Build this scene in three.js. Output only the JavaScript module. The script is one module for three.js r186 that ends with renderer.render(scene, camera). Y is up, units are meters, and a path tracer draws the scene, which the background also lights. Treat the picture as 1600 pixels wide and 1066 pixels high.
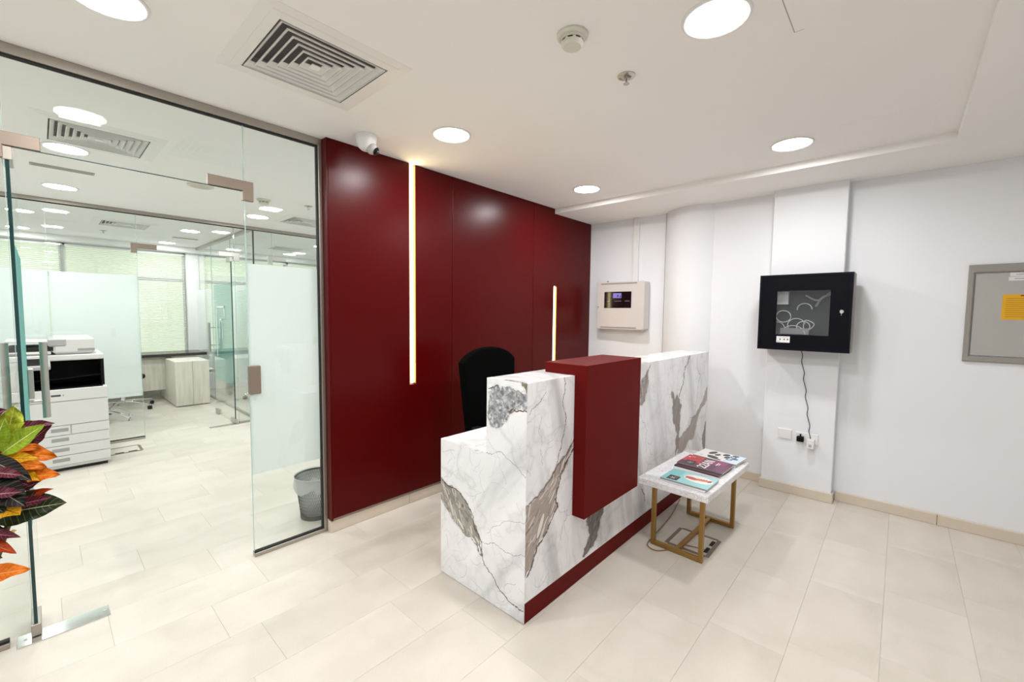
import * as THREE from 'three';
import { mergeGeometries, toCreasedNormals } from 'three/addons/utils/BufferGeometryUtils.js';
import { RoundedBoxGeometry } from 'three/addons/geometries/RoundedBoxGeometry.js';
import { RectAreaLightUniformsLib } from 'three/addons/lights/RectAreaLightUniformsLib.js';

// ------------------------------------------------------------------ camera, sky, lights, exposure
const scene = new THREE.Scene();
const FOCAL = 669.967, R = THREE.MathUtils.degToRad, YAW = R(47.789), PITCH = R(3.6875), ROLL = R(0.6366), EYE = new THREE.Vector3(0, 1.5, 0);
const fwd = new THREE.Vector3(Math.sin(YAW) * Math.cos(PITCH), -Math.sin(PITCH), -Math.cos(YAW) * Math.cos(PITCH));
const r0 = new THREE.Vector3(Math.cos(YAW), 0, Math.sin(YAW)), u0 = r0.clone().cross(fwd);
const rgt = r0.clone().multiplyScalar(Math.cos(ROLL)).addScaledVector(u0, Math.sin(ROLL)), upv = u0.clone().multiplyScalar(Math.cos(ROLL)).addScaledVector(r0, -Math.sin(ROLL));
const camera = new THREE.PerspectiveCamera(2 * Math.atan(533 / FOCAL) * 180 / Math.PI, 1600 / 1066, 0.05, 200);
camera.position.copy(EYE); camera.up.copy(upv); camera.lookAt(EYE.clone().add(fwd));
scene.background = new THREE.Color().setRGB(0.90, 0.98, 0.90);
scene.backgroundIntensity = 0.95;                       // hazy bright daylight outside the far windows
const renderer = new THREE.WebGLRenderer({ antialias: true });
renderer.toneMapping = THREE.LinearToneMapping;
renderer.toneMappingExposure = 1.32;
renderer.shadowMap.enabled = true;
RectAreaLightUniformsLib.init();
const LAMP = 103, LAMP_COL = [1.0, 0.99, 1.0], OFFICE_COL = [0.96, 1.0, 0.985];

// ------------------------------------------------------------------ main dimensions (metres)
const CEIL = 2.61, SOFFIT = 2.558, ZG = -2.858, ZG2 = -6.46, XW = 4.33, XPART = 1.96, ZWIN = -9.62;
const X0 = -3.2, X1 = 5.2, Z1 = 3.0;

// ------------------------------------------------------------------ helpers
let seed = 7;
const rnd = () => { seed = (seed * 1664525 + 1013904223) >>> 0; return seed / 4294967296; };
const rr = (a, b) => a + (b - a) * rnd();
const V = (x, y, z) => new THREE.Vector3(x, y, z);
const used = {};
const numbered = (n) => { used[n] = (used[n] ?? -1) + 1; return used[n] ? n + '_' + String(used[n]).padStart(3, '0') : n; };
function mat(o) { const { c, ...rest } = o; const m = new THREE.MeshPhysicalMaterial({ roughness: 0.6, ...rest }); if (c) m.color.setRGB(...c); return m; }
function tag(o, label, category, group) { o.userData.label = label; o.userData.category = category; if (group) o.userData.group = group; return o; }
function thing(name, label, category, [x, y, z] = [0, 0, 0], turn = 0, group) {
  const g = new THREE.Group(); g.name = numbered(name); g.position.set(x, y, z); g.rotation.y = turn; scene.add(g);
  return tag(g, label, category, group);
}
function struct(name, label, category) { const g = thing(name, label, category); g.userData.kind = 'structure'; return g; }
function part(parent, name, geo, m, p, r) {
  const o = new THREE.Mesh(geo, m); o.name = name; if (p) o.position.set(...p); if (r) o.rotation.set(...r); parent.add(o); return o;
}
function metreUV(g0, sx = 1, sy = 1, ox = 0, oy = 0) {            // uv in metres, by the way each face points
  const g = g0.index ? g0.toNonIndexed() : g0; if (!g.attributes.normal) g.computeVertexNormals();
  const p = g.attributes.position, n = p.count, uv = new Float32Array(n * 2), a = V(0, 0, 0), b = V(0, 0, 0), c = V(0, 0, 0);
  for (let i = 0; i < n; i += 3) {
    a.fromBufferAttribute(p, i); b.fromBufferAttribute(p, i + 1); c.fromBufferAttribute(p, i + 2);
    const N = b.clone().sub(a).cross(c.clone().sub(a)), ax = Math.abs(N.x), ay = Math.abs(N.y), az = Math.abs(N.z);
    [a, b, c].forEach((q, k) => {
      const [s, t] = ay >= ax && ay >= az ? [q.x, -q.z] : ax >= az ? [q.z, q.y] : [q.x, q.y];
      uv[(i + k) * 2] = (s + ox) * sx; uv[(i + k) * 2 + 1] = (t + oy) * sy;
    });
  }
  g.setAttribute('uv', new THREE.BufferAttribute(uv, 2)); return g;
}
function cbox(w, h, d, c = 0.003) {                                // box with chamfered edges, 44 triangles
  const X = w / 2, Y = h / 2, Z = d / 2; c = Math.min(c, X * 0.49, Y * 0.49, Z * 0.49);
  if (c <= 0) return metreUV(new THREE.BoxGeometry(w, h, d));
  const v = [], S = [-1, 1], P = { x: {}, y: {}, z: {} }, key = (a, b, d2) => a + ',' + b + ',' + d2;
  for (const a of S) for (const b of S) for (const e of S) {
    P.x[key(a, b, e)] = V(a * X, b * (Y - c), e * (Z - c)); P.y[key(a, b, e)] = V(a * (X - c), b * Y, e * (Z - c)); P.z[key(a, b, e)] = V(a * (X - c), b * (Y - c), e * Z);
  }
  const tri = (p, q, r) => { const n = q.clone().sub(p).cross(r.clone().sub(p)), m = p.clone().add(q).add(r); if (n.dot(m) < 0) [q, r] = [r, q]; v.push(...p.toArray(), ...q.toArray(), ...r.toArray()); };
  const quad = (p, q, r, s) => { tri(p, q, r); tri(p, r, s); };
  for (const a of S) {
    quad(P.x[key(a, -1, -1)], P.x[key(a, 1, -1)], P.x[key(a, 1, 1)], P.x[key(a, -1, 1)]);
    quad(P.y[key(-1, a, -1)], P.y[key(1, a, -1)], P.y[key(1, a, 1)], P.y[key(-1, a, 1)]);
    quad(P.z[key(-1, -1, a)], P.z[key(1, -1, a)], P.z[key(1, 1, a)], P.z[key(-1, 1, a)]);
    for (const b of S) {
      quad(P.x[key(a, b, -1)], P.x[key(a, b, 1)], P.y[key(a, b, 1)], P.y[key(a, b, -1)]);
      quad(P.x[key(a, -1, b)], P.x[key(a, 1, b)], P.z[key(a, 1, b)], P.z[key(a, -1, b)]);
      quad(P.y[key(-1, a, b)], P.y[key(1, a, b)], P.z[key(1, a, b)], P.z[key(-1, a, b)]);
      for (const e of S) tri(P.x[key(a, b, e)], P.y[key(a, b, e)], P.z[key(a, b, e)]);
    }
  }
  const g = new THREE.BufferGeometry(); g.setAttribute('position', new THREE.Float32BufferAttribute(v, 3)); g.computeVertexNormals();
  return metreUV(g);
}
// box between corners, as geometry in place
function bb(x0, x1, y0, y1, z0, z1, c = 0.003) { const g = cbox(Math.abs(x1 - x0), Math.abs(y1 - y0), Math.abs(z1 - z0), c).translate((x0 + x1) / 2, (y0 + y1) / 2, (z0 + z1) / 2); return metreUV(g); }
const merge = (list) => mergeGeometries(list.map((g) => { const q = g.index ? g.toNonIndexed() : g; for (const k of Object.keys(q.attributes)) if (!['position', 'normal', 'uv'].includes(k)) q.deleteAttribute(k); return q; }));
// extruded outline: shape in (a, b), depth along the third axis
function plate(points, holes, depth, bevel = 0.002) {
  const s = new THREE.Shape(points.map((p) => new THREE.Vector2(...p)));
  for (const h of holes ?? []) s.holes.push(h.isPath ? h : new THREE.Path(h.map((p) => new THREE.Vector2(...p))));
  return metreUV(new THREE.ExtrudeGeometry(s, { depth: depth - 2 * bevel, bevelEnabled: bevel > 0, bevelThickness: bevel, bevelSize: bevel, bevelOffset: -bevel, bevelSegments: 1, curveSegments: 10 }).translate(0, 0, bevel));
}
const rect = (x0, x1, y0, y1) => [[x0, y0], [x1, y0], [x1, y1], [x0, y1]];
function prismY(pts, y0, y1) {                                      // plan outline [x, z] pulled up from y0 to y1
  const s = new THREE.Shape(pts.map(([x, z]) => new THREE.Vector2(x, -z)));
  return metreUV(new THREE.ExtrudeGeometry(s, { depth: y1 - y0, bevelEnabled: false, curveSegments: 12 }).rotateX(-Math.PI / 2).translate(0, y0, 0));
}
function tube(pts, r, seg = 40, rad = 8, closed = false) { return new THREE.TubeGeometry(new THREE.CatmullRomCurve3(pts.map((p) => (p.isVector3 ? p : V(...p))), closed, 'centripetal'), seg, r, rad, closed); }
function rod(a, b, r, rad = 12) { a = V(...a); b = V(...b); const g = new THREE.CylinderGeometry(r, r, a.distanceTo(b), rad); g.applyQuaternion(new THREE.Quaternion().setFromUnitVectors(V(0, 1, 0), b.clone().sub(a).normalize())); return g.translate((a.x + b.x) / 2, (a.y + b.y) / 2, (a.z + b.z) / 2); }
function bar(a, b, w, c = 0.002) { a = V(...a); b = V(...b); const g = cbox(w, a.distanceTo(b), w, c); g.applyQuaternion(new THREE.Quaternion().setFromUnitVectors(V(0, 1, 0), b.clone().sub(a).normalize())); return g.translate((a.x + b.x) / 2, (a.y + b.y) / 2, (a.z + b.z) / 2); }
const lathe = (pts, seg = 32) => toCreasedNormals(new THREE.LatheGeometry(pts.map((p) => new THREE.Vector2(...p)), seg), 0.6);
// pixel of the photograph -> point at a given distance from the lens
const atPixel = (x, y, dist) => rgt.clone().multiplyScalar(x - 800).addScaledVector(upv, 533 - y).addScaledVector(fwd, FOCAL).normalize().multiplyScalar(dist).add(EYE);

// ------------------------------------------------------------------ computed textures
function canvas(w, h, draw, repeat) {
  const c = document.createElement('canvas'); c.width = w; c.height = h; const g = c.getContext('2d'); draw(g, w, h);
  const t = new THREE.CanvasTexture(c); t.colorSpace = THREE.SRGBColorSpace; t.magFilter = THREE.LinearFilter;
  if (repeat) { t.wrapS = t.wrapT = THREE.RepeatWrapping; } return t;
}
const hash = (x, y, s) => { let h = Math.imul(x | 0, 374761393) + Math.imul(y | 0, 668265263) + Math.imul(s | 0, 974634561); h = Math.imul(h ^ (h >>> 13), 1274126177); return ((h ^ (h >>> 16)) >>> 0) / 4294967296; };
function vnoise(x, y, period, s) {
  const xi = Math.floor(x), yi = Math.floor(y), f = (t) => t * t * (3 - 2 * t), fx = f(x - xi), fy = f(y - yi), m = (a) => ((a % period) + period) % period;
  const a = hash(m(xi), m(yi), s), b = hash(m(xi + 1), m(yi), s), c = hash(m(xi), m(yi + 1), s), d = hash(m(xi + 1), m(yi + 1), s);
  return a + (b - a) * fx + (c - a) * fy + (a - b - c + d) * fx * fy;
}
const fbm = (u, v, base, oct, s) => { let a = 0, w = 0.5, f = base; for (let i = 0; i < oct; i++) { a += w * vnoise(u * f, v * f, f, s + i); w *= 0.5; f *= 2; } return a / (1 - Math.pow(0.5, oct)); };
function noiseTexture(n, fn, srgb = true) {
  const d = new Uint8Array(n * n * 4);
  for (let j = 0; j < n; j++) for (let i = 0; i < n; i++) { const c = fn(i / n, j / n); const o = (j * n + i) * 4; d[o] = c[0]; d[o + 1] = c[1]; d[o + 2] = c[2]; d[o + 3] = 255; }
  const t = new THREE.DataTexture(d, n, n); t.wrapS = t.wrapT = THREE.RepeatWrapping; t.magFilter = THREE.LinearFilter; t.minFilter = THREE.LinearMipmapLinearFilter; t.generateMipmaps = true; if (srgb) t.colorSpace = THREE.SRGBColorSpace; t.needsUpdate = true; return t;
}
const floorTex = noiseTexture(1024, (u, v) => {
  const a = fbm(u, v, 3, 6, 11), b = fbm(u, v * 2.0, 8, 5, 31), vein = Math.pow(1 - Math.abs(fbm(u, v, 4, 5, 51) * 2 - 1), 10), k = (a - 0.5) * 17 + (b - 0.5) * 14 - vein * 5 + (hash(u * 1024, v * 1024, 3) - 0.5) * 5;
  return [231 + k, 223 + k, 210 + k * 1.1];
});
const woodTex = noiseTexture(512, (u, v) => {
  const g = fbm(u, v * 1.0, 4, 4, 71), s = fbm((u * 8) % 1, v, 4, 5, 91), k = (g - 0.5) * 16 + (s - 0.5) * 30; return [222 + k, 218 + k, 206 + k];
});
// marble sheets: veins traced in metres on the panel, drawn as stone veining
const LV = { big: [[-1.895, .548], [-1.844, .526], [-1.789, .528], [-1.733, .509], [-1.674, .458], [-1.637, .399], [-1.605, .347], [-1.565, .229], [-1.582, .23], [-1.618, .287], [-1.662, .307], [-1.72, .302], [-1.781, .333], [-1.831, .37], [-1.874, .402], [-1.915, .438], [-1.915, .56]], tail: [[-1.605, .347], [-1.571, .234], [-1.554, .202], [-1.517, .163], [-1.464, .125], [-1.403, .089], [-1.339, .07], [-1.279, .066]], c1: [[-1.676, .794], [-1.62, .777], [-1.561, .785], [-1.442, .813], [-1.413, .804], [-1.365, .777], [-1.318, .756], [-1.276, .725]], c2: [[-1.53, .363], [-1.478, .42], [-1.428, .455], [-1.36, .486], [-1.272, .512]], c3: [[-1.572, .303], [-1.508, .321], [-1.452, .327], [-1.377, .319], [-1.329, .323], [-1.269, .343]], c4: [[-1.675, .561], [-1.564, .562], [-1.501, .641], [-1.381, .617]], c5: [[-1.565, .7], [-1.586, .618], [-1.553, .566], [-1.607, .487]], cloud: [[-1.531, 1.103], [-1.471, 1.144], [-1.389, 1.148], [-1.3, 1.121], [-1.26, 1.111], [-1.26, 1.052], [-1.346, 1.04], [-1.383, 1.01], [-1.405, .968], [-1.46, .931], [-1.509, .928], [-1.534, .974], [-1.526, 1.037]], rim: [[-1.387, 1.022], [-1.365, 1.04], [-1.313, 1.042], [-1.267, 1.044]], tri: [[-1.306, 1.176], [-1.269, 1.176], [-1.276, 1.127]] };
const FV = { band: [[1.945, .849], [1.891, .808], [1.834, .759], [1.744, .713], [1.673, .655], [1.601, .604], [1.505, .58], [1.505, .232], [1.564, .281], [1.603, .356], [1.675, .405], [1.765, .502], [1.753, .574], [1.778, .658], [1.853, .731], [1.946, .817]], e1: [[1.807, 1.182], [1.803, 1.077], [1.824, .98], [1.823, .919], [1.791, .807], [1.739, .699], [1.683, .652]], e2: [[1.946, .817], [1.853, .731], [1.79, .67], [1.758, .573], [1.77, .5], [1.68, .403], [1.607, .355], [1.569, .286], [1.526, .233]], blob: [[2.058, .336], [2.15, .40], [2.238, .36], [2.238, .307], [2.189, .227], [2.135, .139], [2.037, .118], [2.018, .131], [2.064, .189], [2.093, .229], [2.054, .295]], r1: [[2.748, 1.087], [2.833, 1.154], [2.806, 1.021], [2.76, .911], [2.68, .90], [2.68, 1.02]], r2: [[3.215, .918], [3.289, .84], [3.343, .878], [3.436, .784], [3.417, .6], [3.408, .438], [3.341, .395], [3.36, .565], [3.252, .745]], r2t: [[3.573, 1.165], [3.48, 1.083], [3.464, .991], [3.38, .857]], r3: [[3.402, .505], [3.583, .563], [3.748, .642], [3.924, .736], [4.05, .898], [4.05, .74], [3.816, .6], [3.694, .447], [3.505, .387], [3.376, .398]], r4: [[3.762, 1.157], [3.846, .976], [3.796, .78], [3.739, .663], [3.582, .568]], r5: [[4.05, .544], [4.035, .441], [4.05, .271], [3.999, .289], [3.986, .464]], l1: [[1.531, 1.025], [1.59, 1.064], [1.656, 1.119]], l2: [[2.748, .305], [2.788, .252], [2.81, .193]], l3: [[2.691, .838], [2.811, .697], [2.8, .536]], l4: [[1.625, 1.002], [1.622, .846], [1.638, .756]], l5: [[1.9, .552], [1.851, .418], [1.802, .31]] };
function marble(u0, u1, v0, v1, ppm, seed0, draw, drift) {
  const w = Math.round((u1 - u0) * ppm), h = Math.round((v1 - v0) * ppm);
  let s = seed0; const rn = () => { s = (s * 1664525 + 1013904223) >>> 0; return s / 4294967296; };
  drift = drift ?? 0.5; const t = canvas(w, h, (g) => {
    const im = g.createImageData(w, h);
    for (let j = 0; j < h; j++) for (let i = 0; i < w; i++) {
      const x = i / ppm, y = j / ppm, n = fbm(x * 0.25, y * 0.25, 8, 5, seed0), m = fbm(x * 0.25 + n * 0.03, y * 0.25, 24, 4, seed0 + 9), c = Math.pow(1 - Math.abs(m * 2 - 1), 14) * 30 * n, k = 245 - (n - 0.4) * 24 - c + (hash(i, j, seed0) - 0.5) * 4, o = (j * w + i) * 4;
      const ca = Math.cos(drift), sa = Math.sin(drift), st = fbm((x * ca + y * sa) * 0.25 + n * 0.02, (y * ca - x * sa) * 0.03, 32, 5, seed0 + 21), kk = k - Math.max(0, st - 0.5) * 130 + Math.max(0, 0.42 - st) * 30; im.data[o] = kk; im.data[o + 1] = kk; im.data[o + 2] = kk + 1.5; im.data[o + 3] = 255;
    }
    g.putImageData(im, 0, 0);
    const X = (p) => [(p[0] - u0) * ppm, (v1 - p[1]) * ppm];
    const rough = (pts, amp, close) => {                     // midpoint-displaced polyline
      let q = pts.map(X); if (close) q.push(q[0]);
      for (let k = 0; k < 4; k++) { const o = [q[0]]; for (let i = 1; i < q.length; i++) { const a = q[i - 1], b = q[i], L = Math.hypot(b[0] - a[0], b[1] - a[1]) * amp; o.push([(a[0] + b[0]) / 2 + (rn() - 0.5) * L, (a[1] + b[1]) / 2 + (rn() - 0.5) * L], b); } q = o; }
      return q;
    };
    const trace = (q) => { g.beginPath(); q.forEach((p, i) => (i ? g.lineTo(...p) : g.moveTo(...p))); };
    const line = (pts, wid, col, amp = 0.35) => { const q = rough(pts, amp); for (let i = 1; i < q.length; i++) { g.beginPath(); g.moveTo(...q[i - 1]); g.lineTo(...q[i]); g.lineWidth = wid * ppm * (0.3 + rn() * 0.8); g.lineCap = 'round'; g.strokeStyle = col; g.globalAlpha = 0.55 + rn() * 0.4; g.stroke(); } g.globalAlpha = 1; };
    const patch = (pts, col, streaks, cols, dir, edge) => {
      const q = rough(pts, 0.4, true); g.save(); trace(q); g.closePath(); g.save(); g.filter = 'blur(' + Math.round(ppm * 0.008) + 'px)'; g.globalAlpha = 0.55; g.fillStyle = col; g.fill(); g.restore(); g.clip(); g.globalAlpha = 0.85; g.fillStyle = col; g.fillRect(0, 0, w, h); g.globalAlpha = 1;
      const xs = q.map((p) => p[0]), ys = q.map((p) => p[1]), a = Math.min(...xs), b = Math.max(...xs), c = Math.min(...ys), d = Math.max(...ys);
      for (let k = 0; k < streaks; k++) {
        const x = a + rn() * (b - a), y = c + rn() * (d - c), L = (0.02 + rn() * 0.09) * ppm, an = dir + (rn() - 0.5) * 1.1; g.globalAlpha = 0.25 + rn() * 0.5; g.strokeStyle = cols[Math.floor(rn() * cols.length)]; g.lineWidth = (0.002 + rn() * 0.009) * ppm;
        g.beginPath(); g.moveTo(x, y); g.quadraticCurveTo(x + Math.cos(an) * L * 0.5 + (rn() - 0.5) * L * 0.5, y + Math.sin(an) * L * 0.5, x + Math.cos(an) * L, y + Math.sin(an) * L); g.stroke();
      }
      g.restore(); g.globalAlpha = 1; if (edge) { for (let i = 1; i < q.length; i++) if (rn() < 0.42) { g.globalAlpha = 0.35 + rn() * 0.4; g.beginPath(); g.moveTo(...q[i - 1]); g.lineTo(...q[i]); g.lineWidth = (0.001 + rn() * 0.004) * ppm; g.strokeStyle = edge; g.stroke(); } g.globalAlpha = 1; }
    };
    const mottle = (pts, n, cols, rad) => {
      g.save(); trace(rough(pts, 0.35, true)); g.closePath(); g.clip(); const q = pts.map(X), xs = q.map((p) => p[0]), ys = q.map((p) => p[1]), a = Math.min(...xs), b = Math.max(...xs), c = Math.min(...ys), d = Math.max(...ys);
      for (let k = 0; k < n; k++) { g.globalAlpha = 0.2 + rn() * 0.5; g.fillStyle = cols[Math.floor(rn() * cols.length)]; g.beginPath(); g.ellipse(a + rn() * (b - a), c + rn() * (d - c), (0.2 + rn()) * rad * ppm, (0.2 + rn() * 0.7) * rad * ppm, rn() * 3.1, 0, 7); g.fill(); }
      g.restore();
    };
    const shards = (pts, n, col, len, dir) => {               // slender pale slivers inside a vein
      g.save(); trace(pts.map(X)); g.closePath(); g.clip(); const q = pts.map(X), xs = q.map((p) => p[0]), ys = q.map((p) => p[1]), a = Math.min(...xs), b = Math.max(...xs), c = Math.min(...ys), d = Math.max(...ys);
      for (let k = 0; k < n; k++) { const L = len * (0.4 + rn()) * ppm; g.globalAlpha = 0.55 + rn() * 0.4; g.fillStyle = col; g.beginPath(); g.ellipse(a + rn() * (b - a), c + rn() * (d - c), L, L * (0.1 + rn() * 0.16), dir + (rn() - 0.5) * 0.6, 0, 7); g.fill(); g.globalAlpha = 0.6; g.lineWidth = 0.0016 * ppm; g.strokeStyle = '#4a4039'; g.stroke(); }
      g.restore();
    };
    const fine = (n, col, dirA, spread) => { for (let k = 0; k < n; k++) { let x = rn() * w, y = rn() * h, an = dirA + (rn() - 0.5) * spread; g.globalAlpha = 0.15 + rn() * 0.4; g.strokeStyle = col; g.lineWidth = (0.0008 + rn() * 0.0016) * ppm; g.beginPath(); g.moveTo(x, y); const m = 3 + rn() * 9; for (let i = 0; i < m; i++) { an += (rn() - 0.5) * 1.3; x += Math.cos(an) * 0.016 * ppm; y += Math.sin(an) * 0.016 * ppm; g.lineTo(x, y); } g.stroke(); } g.globalAlpha = 1; };
    draw({ line, patch, fine, mottle, shards });
  });
  t.wrapS = t.wrapT = THREE.MirroredRepeatWrapping; t.repeat.set(1 / (u1 - u0), 1 / (v1 - v0)); t.offset.set(-u0 / (u1 - u0), -v0 / (v1 - v0)); return t;
}
const marbleEnd = marble(-1.915, -1.265, 0, 1.18, 1000, 101, ({ line, patch, fine, mottle, shards }) => {
  fine(120, '#8d9096', 0.7, 3);
  patch(LV.cloud, '#a4a6aa', 60, ['#6b6d72', '#8b8e94', '#c6c9cd'], 0.9, '#55504c'); mottle(LV.cloud, 900, ['#6f7176', '#8b8e94', '#b4b7bc', '#d6d9de', '#ebedf0', '#5c5a58', '#a39da0'], 0.012);
  line(LV.rim, 0.007, '#5a4228'); line([[-1.53, 1.12], [-1.5, 1.13], [-1.47, 1.145], [-1.45, 1.12]], 0.004, '#26231f');
  patch(LV.tri, '#7b775f', 6, ['#5d5a45', '#8d8970'], 1.5, '#4d4a3c');
  patch(LV.big, '#97918a', 260, ['#77706a', '#b9b2a8', '#e6ddcf', '#6a5f57', '#f1ece4', '#8a8580'], 0.95, '#473f39');
  shards(LV.big, 16, '#efe9e0', 0.035, 0.95); mottle(LV.big, 60, ['#6f665e', '#8d867f', '#57504a'], 0.014); line(LV.big.slice(0, 8), 0.008, '#453f39'); line(LV.tail, 0.0065, '#4f4a46'); line([[-1.72, .302], [-1.66, .30], [-1.61, .27]], 0.006, '#5b4a3a');
  line(LV.c1, 0.003, '#777778'); line(LV.c2, 0.002, '#8a898a'); line(LV.c3, 0.0026, '#77787a'); line(LV.c4, 0.0014, '#a3a3a6'); line(LV.c5, 0.0014, '#a9a9ac');
  line([[-1.9, .71], [-1.84, .73], [-1.79, .74]], 0.002, '#8f9192'); line([[-1.53, .86], [-1.47, .81], [-1.44, .73], [-1.40, .66]], 0.0018, '#9b9b9e');
}, 0.7);
const marbleFront = marble(1.5, 4.05, 0, 1.18, 700, 202, ({ line, patch, fine, shards }) => {
  fine(330, '#7f8084', 1.75, 0.9);
  for (const k of [0, 1, 2, 3, 4, 5]) line([[1.55 + k * 0.42, 1.18], [1.5 + k * 0.42, .8], [1.42 + k * 0.42, .4], [1.4 + k * 0.42, 0]], 0.0014, '#9a9a9d', 0.25);
  patch(FV.band, '#a2958d', 300, ['#7d7169', '#bdb2ab', '#8c7f78', '#e7dfd6', '#6b5c50', '#cbbfb6'], 2.2, '#4a4038');
  shards(FV.band, 22, '#e9e3db', 0.05, 2.2); line(FV.band.slice(0, 7), 0.009, '#6a5d54'); line(FV.e1, 0.006, '#55504d'); line(FV.e2, 0.012, '#55473c');
  patch(FV.blob, '#6d6763', 90, ['#4c4744', '#8b847f', '#b6afaa', '#3f3936'], 1.9, '#37322f');
  patch(FV.r1, '#8c827b', 60, ['#5e554f', '#b3aaa4', '#ddd6d0'], 1.8, '#4a423c');
  patch(FV.r2, '#857b75', 110, ['#5f5650', '#a79d97', '#6f655f'], 1.6, '#4b433d');
  shards(FV.r1, 5, '#e6e0da', 0.03, 1.8); line(FV.r2t, 0.016, '#6a625d'); patch(FV.r3, '#a0938b', 180, ['#857870', '#bcb0a8', '#75695f', '#d8cfc8'], 2.4, '#6a5f57');
  line(FV.r4, 0.006, '#6f6c6b'); patch(FV.r5, '#7d726b', 30, ['#5d534d', '#a2978f'], 1.6, '#5b5049');
  line(FV.l1, 0.004, '#66676a'); line(FV.l2, 0.009, '#5d5855'); line(FV.l3, 0.003, '#808184'); line(FV.l4, 0.003, '#8f9093'); line(FV.l5, 0.003, '#8f9093');
}, -0.28);
const marbleTop = marble(0, 1.3, 0, 1.3, 640, 303, ({ line, fine }) => {
  fine(170, '#8b8d92', 0.5, 3); line([[0, .2], [.3, .35], [.55, .3], [.9, .5], [1.3, .48]], 0.004, '#77777a'); line([[.2, 1.3], [.35, .9], [.7, .8], [1.1, .95], [1.3, .9]], 0.003, '#8b8b8e'); line([[.6, 0], [.7, .4], [.66, .7], [.9, 1.3]], 0.003, '#96979a');
});
const marbleTable = marble(0, 0.6, 0, 0.6, 900, 404, ({ fine, line }) => { fine(340, '#9b9ba0', 0.6, 1.6); fine(90, '#77777c', 0.6, 1.2); line([[0, .1], [.3, .22], [.6, .24]], 0.003, '#9c9ca0'); });
const plain = (w, h, bg, f) => canvas(w, h, (g) => { g.fillStyle = bg; g.fillRect(0, 0, w, h); f(g, w, h); });

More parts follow.
